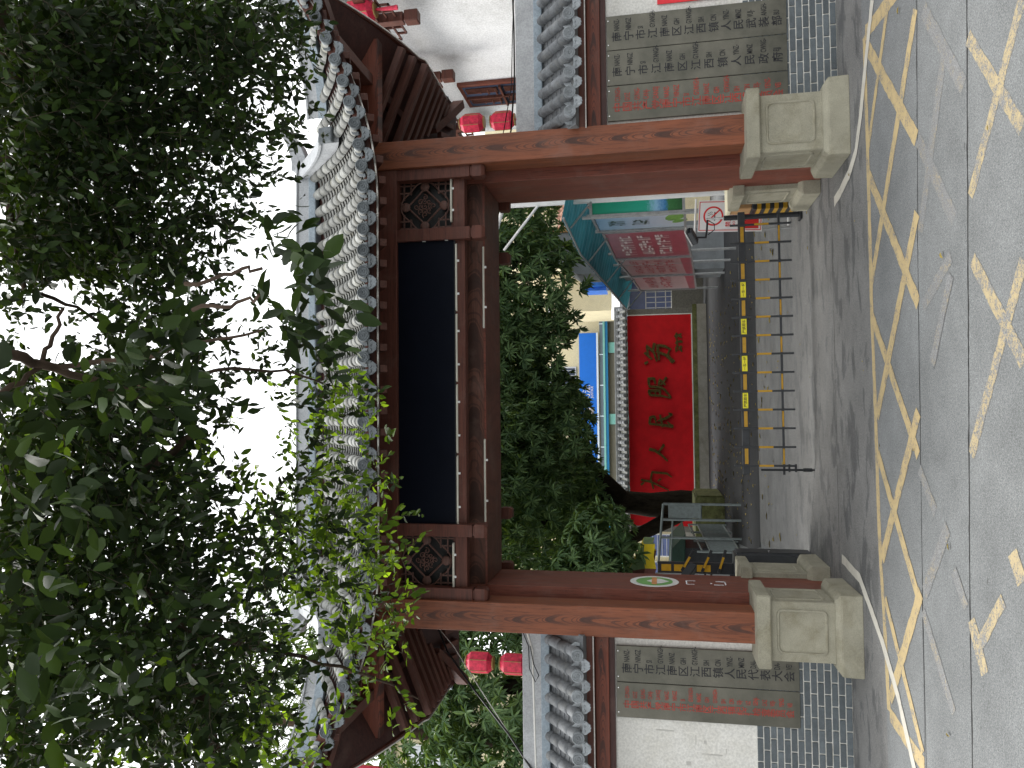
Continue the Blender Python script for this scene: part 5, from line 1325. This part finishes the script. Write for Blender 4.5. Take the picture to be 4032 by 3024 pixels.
def sample_canopy(rows, dist, nl, Lm, vmin=0, scale=1.0):
    P, Dd, Ls = [], [], []
    for r_ in rows:
        for c in range(18):
            cov = min(.985, grid[r_, c])
            if cov <= 0: continue
            h = 100 if r_ < 16 else 59
            d0 = np.mean(dist(c)); aleaf = Lm * Lm * .5 * .62 * (FD / d0) ** 2 * .50
            n = rng.poisson(-math.log(1 - cov) * 50 * h / (aleaf * nl) * scale)
            if n == 0: continue
            v = (c + rng.random(n)) * 50; y = r_ * 100 + rng.random(n) * h
            rr = rng.uniform(*dist(c), n)
            k = K; d = Fv + Pu * ((2016 - v * k) / FPX)[:, None] + Pr * ((1512 - y * k) / FPX)[:, None]; d = unit(d)
            p = d * rr[:, None] + np.array([0, 0, EYE])
            P.append(p); Ls.append(Lm * rng.uniform(.75, 1.25, n))
    P = np.concatenate(P); Ls = np.concatenate(Ls); m = len(P)
    az = rng.uniform(0, 6.28, m); el = rng.normal(-.35, .45, m)
    Dd = np.stack([np.cos(az) * np.cos(el), np.sin(az) * np.cos(el), np.sin(el)], 1)
    P = P - Dd * (Ls * .42 * nl * .5)[:, None]
    return P, Dd, Ls
def build_crown(parts, mat, parent, wr=.24, name='crown'):
    Vs, Fs, Ts, Tf = [], [], [], []; nv = nt = 0
    for P, Dd, Ls, nl in parts:
        pos, d, nn, ll = twig_leaves(P, Dd, nl, Ls)
        V, F = leaves_round(pos, d, nn, ll, ll * wr); Vs.append(V); Fs.append(F + nv); nv += len(V)
        V, F = twig_stems(P, Dd, Ls * .42 * nl, Ls * .028); Ts.append(V); Tf.append(F + nt); nt += len(V)
    link_obj(name, fast_mesh(name, np.concatenate(Vs), np.concatenate(Fs), mat), parent)
    o = link_obj('twigs', fast_mesh('twigs', np.concatenate(Ts), np.concatenate(Tf), 'twig'), parent); o['kind'] = 'stuff'
def limb(parent, pts, r0, r1, name='branch', n=8):
    P = [Vector(p) for p in pts]; Q = []
    for i in range(len(P) - 1):
        for k in range(4):
            q = P[i].lerp(P[i + 1], k / 4)
            if k: q += Vector((random.uniform(-1, 1), random.uniform(-1, 1), random.uniform(-1, 1))) * .012
            Q.append(q)
    Q.append(P[-1]); m = len(Q)
    return MB().tube(Q, [r0 + (r1 - r0) * i / (m - 1) for i in range(m)], n).obj(name, 'bark', parent)
def overhead(cx, cy, cz, rx, ry, rz, n, L):
    """unseen crown leaves above and behind the photographer, added to darken the view"""
    p = np.array([cx, cy, cz]) + rnd_dir(n) * (rng.random((n, 1)) ** .4) * np.array([rx, ry, rz])
    e = np.degrees(np.arctan2(p[:, 2] - EYE, np.maximum(p[:, 1], 1e-3))); sd_ = np.abs(p[:, 0]) / np.maximum(p[:, 1], .05)
    p = p[(p[:, 1] < .3) | (e > 50) | (sd_ > .85)]; m = len(p)
    az = rng.uniform(0, 6.28, m); el = rng.normal(-.3, .4, m)
    return p, np.stack([np.cos(az) * np.cos(el), np.sin(az) * np.cos(el), np.sin(el)], 1), L * rng.uniform(.8, 1.2, m), 8
zz = lambda ox, oy, x, y: ((ox + x * .6076) / K, (oy + y * .6076) / K)
# right street tree: dark dense crown
tr = thing('street_tree', 'dark dense fig tree hanging over the right half of the roof', 'tree', (4.6, 1.2, 0))
def dR(c): return (4.6, 6.9) if c < 12 else (5.2, 6.8)
P, Dd, Ls = sample_canopy(range(0, 8), dR, 8, .066, scale=1.25)
keep = P[:, 1] < 7.0; parts = [(P[keep], Dd[keep], Ls[keep], 8), overhead(3.6, 1.5, 6.5, 2.9, 3.0, 1.5, 900, .13), overhead(1.6, .6, 7.4, 2.2, 2.2, .9, 260, .13)]  # overhead leaves are out of view, added to darken canopy and columns
build_crown(parts, 'leaf_shaded', tr)
limb(tr, [(4.6, 1.2, 0), (4.55, 1.4, 1.8), (4.3, 1.8, 3.6), (3.9, 2.2, 5.2)], .26, .17, 'trunk', 12)
a = at(*zz(0, 0, 0, 1080), 5.6)
limb(tr, [(3.9, 2.2, 5.2), (3.0, 3.0, 6.6), (2.2, 3.6, 7.0), a], .16, .055)
limb(tr, [a] + [at(*zz(0, 0, x, y), d) for x, y, d in ((500, 960, 5.7), (900, 820, 5.8), (1300, 680, 5.9), (1480, 520, 6.0), (1500, 400, 6.1))], .05, .018)
limb(tr, [at(*zz(0, 0, 330, 1150), 5.6), at(*zz(0, 0, 900, 1130), 5.8), at(*zz(0, 0, 1500, 1180), 6.0)], .022, .008)
limb(tr, [(3.9, 2.2, 5.2), at(*zz(0, 0, 100, 500), 5.5), at(*zz(0, 0, 700, 350), 5.8), at(*zz(0, 0, 1300, 250), 6.2)], .10, .015)
limb(tr, [a, at(*zz(0, 1008, 160, 220), 5.6), at(*zz(0, 1008, 500, 330), 5.7), at(*zz(0, 1008, 800, 500), 5.8)], .02, .006)
# left street tree: lighter leaves, nearer
tl = thing('street_tree', 'bright green fig tree hanging over the left half of the roof', 'tree', (-4.2, 1.5, 0))
def dL(c): return (4.0, 6.3) if c < 12 else (4.6, 6.4)
P, Dd, Ls = sample_canopy(range(8, 17), dL, 8, .066, scale=1.45)
P2, D2, L2 = sample_canopy(range(5, 9), lambda c: (4.6, 6.2), 7, .064, scale=.35)
def patch(v0, v1, y0, y1, n, d0, d1, L):
    v = rng.uniform(v0, v1, n); y = rng.uniform(y0, y1, n); rr = rng.uniform(d0, d1, n)
    d = unit(Fv + Pu * ((2016 - v * K) / FPX)[:, None] + Pr * ((1512 - y * K) / FPX)[:, None])
    az = rng.uniform(0, 6.28, n); el = rng.normal(-.3, .4, n)
    return d * rr[:, None] + np.array([0, 0, EYE]), np.stack([np.cos(az) * np.cos(el), np.sin(az) * np.cos(el), np.sin(el)], 1), L * rng.uniform(.8, 1.2, n)
el_ = np.degrees(np.arctan2(P[:, 2] - EYE, P[:, 1])); ok = P[:, 1] < 6.9
new = (rng.random(len(P)) < np.clip((34 - el_) / 16, .04, .92)) | ((P[:, 0] < -2.2) & (rng.random(len(P)) < .6))     # outer, lower sprays take the leaf colour with backlight painted in
parts = [(P[ok & ~new], Dd[ok & ~new], Ls[ok & ~new], 8), (P2, D2, L2, 7)] + [overhead(-3.4, 1.6, 6.4, 2.8, 3.0, 1.5, 900, .13), overhead(-.4, .4, 7.3, 2.4, 2.4, .9, 260, .13)]
build_crown(parts, 'leaf_shaded', tl)
build_crown([(P[ok & new], Dd[ok & new], Ls[ok & new], 8)], 'leaf_backlit', tl, name='foliage')
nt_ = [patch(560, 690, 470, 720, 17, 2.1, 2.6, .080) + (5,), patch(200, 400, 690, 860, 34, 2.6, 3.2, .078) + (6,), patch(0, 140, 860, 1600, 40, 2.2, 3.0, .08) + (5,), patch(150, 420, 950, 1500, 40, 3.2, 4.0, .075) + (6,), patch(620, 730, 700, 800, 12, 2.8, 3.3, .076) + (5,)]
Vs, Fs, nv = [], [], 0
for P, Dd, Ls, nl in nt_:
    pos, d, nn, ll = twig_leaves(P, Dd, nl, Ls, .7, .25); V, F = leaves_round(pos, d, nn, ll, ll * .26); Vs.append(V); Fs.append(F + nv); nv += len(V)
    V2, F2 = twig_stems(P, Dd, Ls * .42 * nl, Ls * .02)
link_obj('foliage', fast_mesh('foliage', np.concatenate(Vs), np.concatenate(Fs), 'leaf_shaded'), tl)
limb(tl, [(-4.2, 1.5, 0), (-4.1, 1.7, 1.9), (-3.7, 2.2, 3.6), (-3.1, 2.6, 5.0)], .24, .15, 'trunk', 12)
b1 = at(*zz(0, 2016, 1390, 1659), 4.9)
limb(tl, [(-3.7, 2.2, 3.6), (-3.6, 3.2, 4.4), b1], .12, .05)
limb(tl, [b1] + [at(*zz(0, 2016, x, y), 4.9) for x, y in ((1350, 1400), (1300, 1250), (1270, 1000), (1200, 800), (1100, 660), (1000, 560), (900, 470))], .042, .024)
limb(tl, [at(*zz(0, 2016, 1020, 550), 4.9), at(*zz(0, 2016, 1200, 500), 5.0), at(*zz(0, 2016, 1350, 460), 5.0)], .014, .006)
limb(tl, [at(*zz(0, 2016, 1210, 770), 4.9), at(*zz(0, 2016, 1700, 890), 5.2), at(*zz(0, 2016, 2212, 1000), 5.4), at(840, 1476, 5.5), at(905, 1510, 5.55)], .016, .005)
b2 = at(*zz(0, 1008, 0, 620), 3.6)
limb(tl, [(-3.1, 2.6, 5.0), (-1.6, 2.4, 5.2), b2, at(*zz(0, 1008, 260, 700), 3.7), at(*zz(0, 1008, 600, 800), 3.9), at(*zz(0, 1008, 1000, 960), 4.2)], .034, .010)
limb(tl, [at(*zz(0, 1008, 0, 900), 3.6), at(*zz(0, 1008, 260, 720), 3.7), at(*zz(0, 1008, 340, 520), 3.8), at(*zz(0, 1008, 410, 340), 3.8)], .013, .007)
limb(tl, [at(*zz(0, 1008, 400, 720), 3.7), at(*zz(0, 1008, 900, 660), 3.6), at(*zz(0, 1008, 1300, 560), 3.4), at(*zz(0, 1008, 1700, 480), 3.2)], .012, .005)
limb(tl, [at(*zz(0, 1008, 900, 850), 3.9), at(*zz(0, 1008, 1400, 740), 4.2), at(*zz(0, 1008, 1850, 740), 4.6), at(*zz(0, 1008, 2200, 850), 5.0)], .012, .005)
limb(tl, [at(*zz(0, 1008, 900, 1420), 4.4), at(*zz(0, 1008, 1080, 1290), 4.5), at(*zz(0, 1008, 1230, 1170), 4.6)], .026, .018)
limb(tl, [at(*zz(0, 1008, 1200, 180), 2.2), at(*zz(0, 1008, 1500, 120), 2.1), at(*zz(0, 1008, 1700, 80), 2.05)], .006, .004)
limb(tl, [at(*zz(0, 1008, 1250, 350), 2.2), at(*zz(0, 1008, 1500, 330), 2.1), at(*zz(0, 1008, 1680, 250), 2.05)], .006, .004)

# mango trees: whorls of long leaves on rounded boughs
def mango(name, label, lobes, trunk, mat='leaf_mango', L=.24, seed=1, dens=7.0, nl=11, limbs=()):
    t = thing(name, label, 'tree', trunk[0]); Ps, Ds = [], []
    for (cx, cy, cz, rx, ry, rz) in lobes:
        n = int(dens * (rx * ry + rx * rz + ry * rz) * 4.2 / 3)
        u = rnd_dir(n); u[:, 2] = np.where(u[:, 2] < -.87, -u[:, 2] * .5, u[:, 2])
        rad = 1.03 - .45 * rng.random((n, 1)) ** 2.2 + .10 * np.sin(u[:, :1] * 9 + cx) * np.cos(u[:, 1:2] * 8 + cy)
        Ps.append(np.array([cx, cy, cz]) + u * rad * np.array([rx, ry, rz])); Ds.append(unit(u / np.array([rx, ry, rz]) + np.array([0, 0, .35])))
    P = np.concatenate(Ps); Dd = np.concatenate(Ds); m = len(P)
    a = unit(np.cross(Dd, np.array([.31, .17, .9]))); b = np.cross(Dd, a)
    ph = (np.arange(nl) * 2.4)[None] + rng.uniform(0, 6.28, (m, 1)); out = rng.uniform(.75, 1.25, (m, nl, 1))
    d = unit(Dd[:, None] * rng.uniform(-.10, .75, (m, nl, 1)) + (a[:, None] * np.cos(ph)[..., None] + b[:, None] * np.sin(ph)[..., None]) * out - np.array([0, 0, .50]))
    nn = unit(Dd[:, None] + .3 * rng.normal(size=(m, nl, 3)) + np.array([0, 0, .4])); ll = (L * rng.uniform(.7, 1.15, (m, nl))).ravel()
    V, F = leaves(np.repeat(P, nl, 0), d.reshape(-1, 3), nn.reshape(-1, 3), ll, ll * .125, .25, .5)
    link_obj('crown', fast_mesh('crown', V, F, mat), t)
    MB().tube(trunk, [.56 - .30 * i / (len(trunk) - 1) for i in range(len(trunk))] if seed == 1 else [.26 - .12 * i / (len(trunk) - 1) for i in range(len(trunk))], 12).obj('trunk', 'bark_dark', t)
    for pts, r0, r1 in limbs:
        m_ = len(pts); MB().tube(pts, [r0 + (r1 - r0) * i / (m_ - 1) for i in range(m_)], 8).obj('branch', 'bark_dark', t)
    return t
mango('mango_tree', 'large mango tree with a thick dark trunk spreading behind the gateway',
      [(4.9, 18.5, 6.0, 1.7, 2.0, 2.0), (2.9, 18.0, 5.55, 1.6, 2.0, 2.0), (1.2, 18.0, 5.85, 1.5, 2.0, 2.0), (-.4, 19.5, 5.65, 1.8, 2.0, 2.2), (-2.4, 19.0, 6.2, 1.8, 2.0, 2.2), (-1.6, 24.0, 4.95, 2.4, 1.5, 1.15), (-4.3, 24.6, 4.1, 1.4, 1.2, 1.5), (0, 22.5, 7.6, 4.5, 2.5, 2.5), (-3.0, 23.0, 5.8, 2.5, 2.0, 2.4), (2.0, 21.0, 8.0, 4.0, 3.0, 1.8), (.3, 14.5, 7.4, 3.6, 2.0, 1.3), (-1.5, 26.5, 7.2, 3.6, 2.6, 2.0)],  # last lobes: out-of-view foliage added to darken the lane
      [(-3.35, 26.0, 0), (-3.2, 26.0, .5), (-3.10, 25.95, 1.2), (-3.15, 25.9, 2.2), (-3.0, 25.6, 3.2), (-2.5, 25.0, 4.4), (-1.8, 24.2, 5.8)], dens=42.0,
      limbs=[([(-3.1, 25.8, 2.9), (-1.9, 24.6, 3.9), (-.8, 23.6, 4.5), (.8, 22, 5.3)], .24, .10), ([(-3.3, 25.9, 1.0), (-3.9, 25.6, 2.2), (-4.4, 25.0, 3.4), (-4.8, 24, 4.6)], .30, .14), ([(-3.1, 25.6, 3.0), (-3.6, 24.5, 4.2), (-3.4, 23, 5.6)], .26, .12)])
mango('mango_tree', 'small mango tree beside the left jamb, low whorled leaves', [(-3.6, 15.4, 3.2, 1.25, 1.2, 1.0), (-2.65, 15.6, 3.25, .75, .9, .72), (-4.6, 16.0, 3.8, 1.4, 1.3, 1.3)],
      [(-4.9, 16.2, 0), (-4.8, 16.1, 1.4), (-4.3, 15.9, 2.8), (-3.8, 15.6, 3.4)], seed=2, dens=34, L=.25)
mango('mango_tree', 'broad mango tree rising behind the left wall', [(-5.2, 14.2, 5.2, 1.7, 1.6, 1.6), (-7.2, 14.6, 5.0, 2.0, 1.8, 1.8), (-4.0, 15.0, 4.6, 1.2, 1.3, 1.2), (-6.0, 15.4, 7.0, 2.2, 1.9, 1.8), (-4.4, 16.2, 7.6, 1.9, 1.8, 1.7), (-7.6, 16, 3.0, 2.0, 1.6, 1.6), (-5.0, 15.4, 3.2, 1.8, 1.5, 1.4)],
      [(-5.6, 15.6, 0), (-5.5, 15.5, 1.6), (-5.4, 15.2, 3.2), (-5.5, 15.0, 5.2)], seed=2, dens=28, L=.22)
mango('evergreen_tree', 'tall green tree rising behind the left end of the ridge', [(-3.4, 19.5, 10.2, 2.4, 2.2, 2.4), (-6.2, 20, 10.6, 2.8, 2.4, 2.8), (-1.2, 20, 9.6, 1.7, 1.8, 1.6)],
      [(-4.8, 20, 0), (-4.7, 20, 4), (-4.5, 20, 8), (-4.4, 20, 10)], seed=2, dens=16, L=.22)
# palm
pm_ = thing('palm_tree', 'feathery palm rising behind the left roof corner', 'tree', (-6.8, 15.5, 0))
MB().tube([(-6.8, 15.5, 0), (-6.75, 15.5, 5), (-6.6, 15.4, 10.5)], [.2, .16, .13], 10).obj('trunk', 'bark', pm_)
Ps, Ds, Ns, Ll = [], [], [], []
for k in range(20):
    az = k * 2.4; el = random.uniform(-.1, 1.1); h = np.array([math.cos(az), math.sin(az), 0]); p = np.array([-6.6, 15.4, 10.5]); path = []
    for j in range(34):
        e = el - j * .045; p = p + (h * math.cos(e) + np.array([0, 0, math.sin(e)])) * .085; path.append(p.copy())
        for s_ in (-1, 1):
            sd_ = np.cross(h, [0, 0, 1.0]) * s_; Ps.append(p.copy()); Ds.append(sd_ + h * .7 + np.array([0, 0, -.25 + random.uniform(-.15, .15)])); Ns.append(np.array([0, 0, 1.0])); Ll.append(.55 * (1 - abs(j - 14) / 26))
    MB().tube([tuple(q) for q in path[::4]], .014, 4).obj('frond_stem', 'leaf_palm', pm_)
V, F = leaves(np.array(Ps), np.array(Ds), np.array(Ns), np.array(Ll), np.array(Ll) * .035, .2, .3)
link_obj('crown', fast_mesh('crown', V, F, 'leaf_palm'), pm_)

# fallen leaves on the drive
n = 420
P = np.stack([rng.uniform(-3.0, 3.6, n), 12.5 + rng.random(n) ** .8 * 16, np.full(n, .012)], 1)
P2 = np.stack([rng.uniform(-3, 3.5, 26), rng.uniform(4.5, 12, 26), np.full(26, .014)], 1); P = np.concatenate([P, P2]); n = len(P)
d = np.stack([np.cos(t_ := rng.uniform(0, 6.28, n)), np.sin(t_), np.zeros(n)], 1); nn = np.tile([0, 0, 1.0], (n, 1)) + rng.normal(size=(n, 3)) * .15
ll = rng.uniform(.06, .16, n); ll[-26:] = rng.uniform(.03, .07, 26)
V, F = leaves(P, d, nn, ll, ll * .2, .25, .1); V[:, 2] = np.maximum(V[:, 2], .006)
lo = link_obj('fallen_leaves', fast_mesh('fallen_leaves', V, F, 'litter_leaf')); lo['kind'] = 'stuff'; lo['label'] = 'scattered yellow and brown leaves lying on the drive'; lo['category'] = 'leaves'
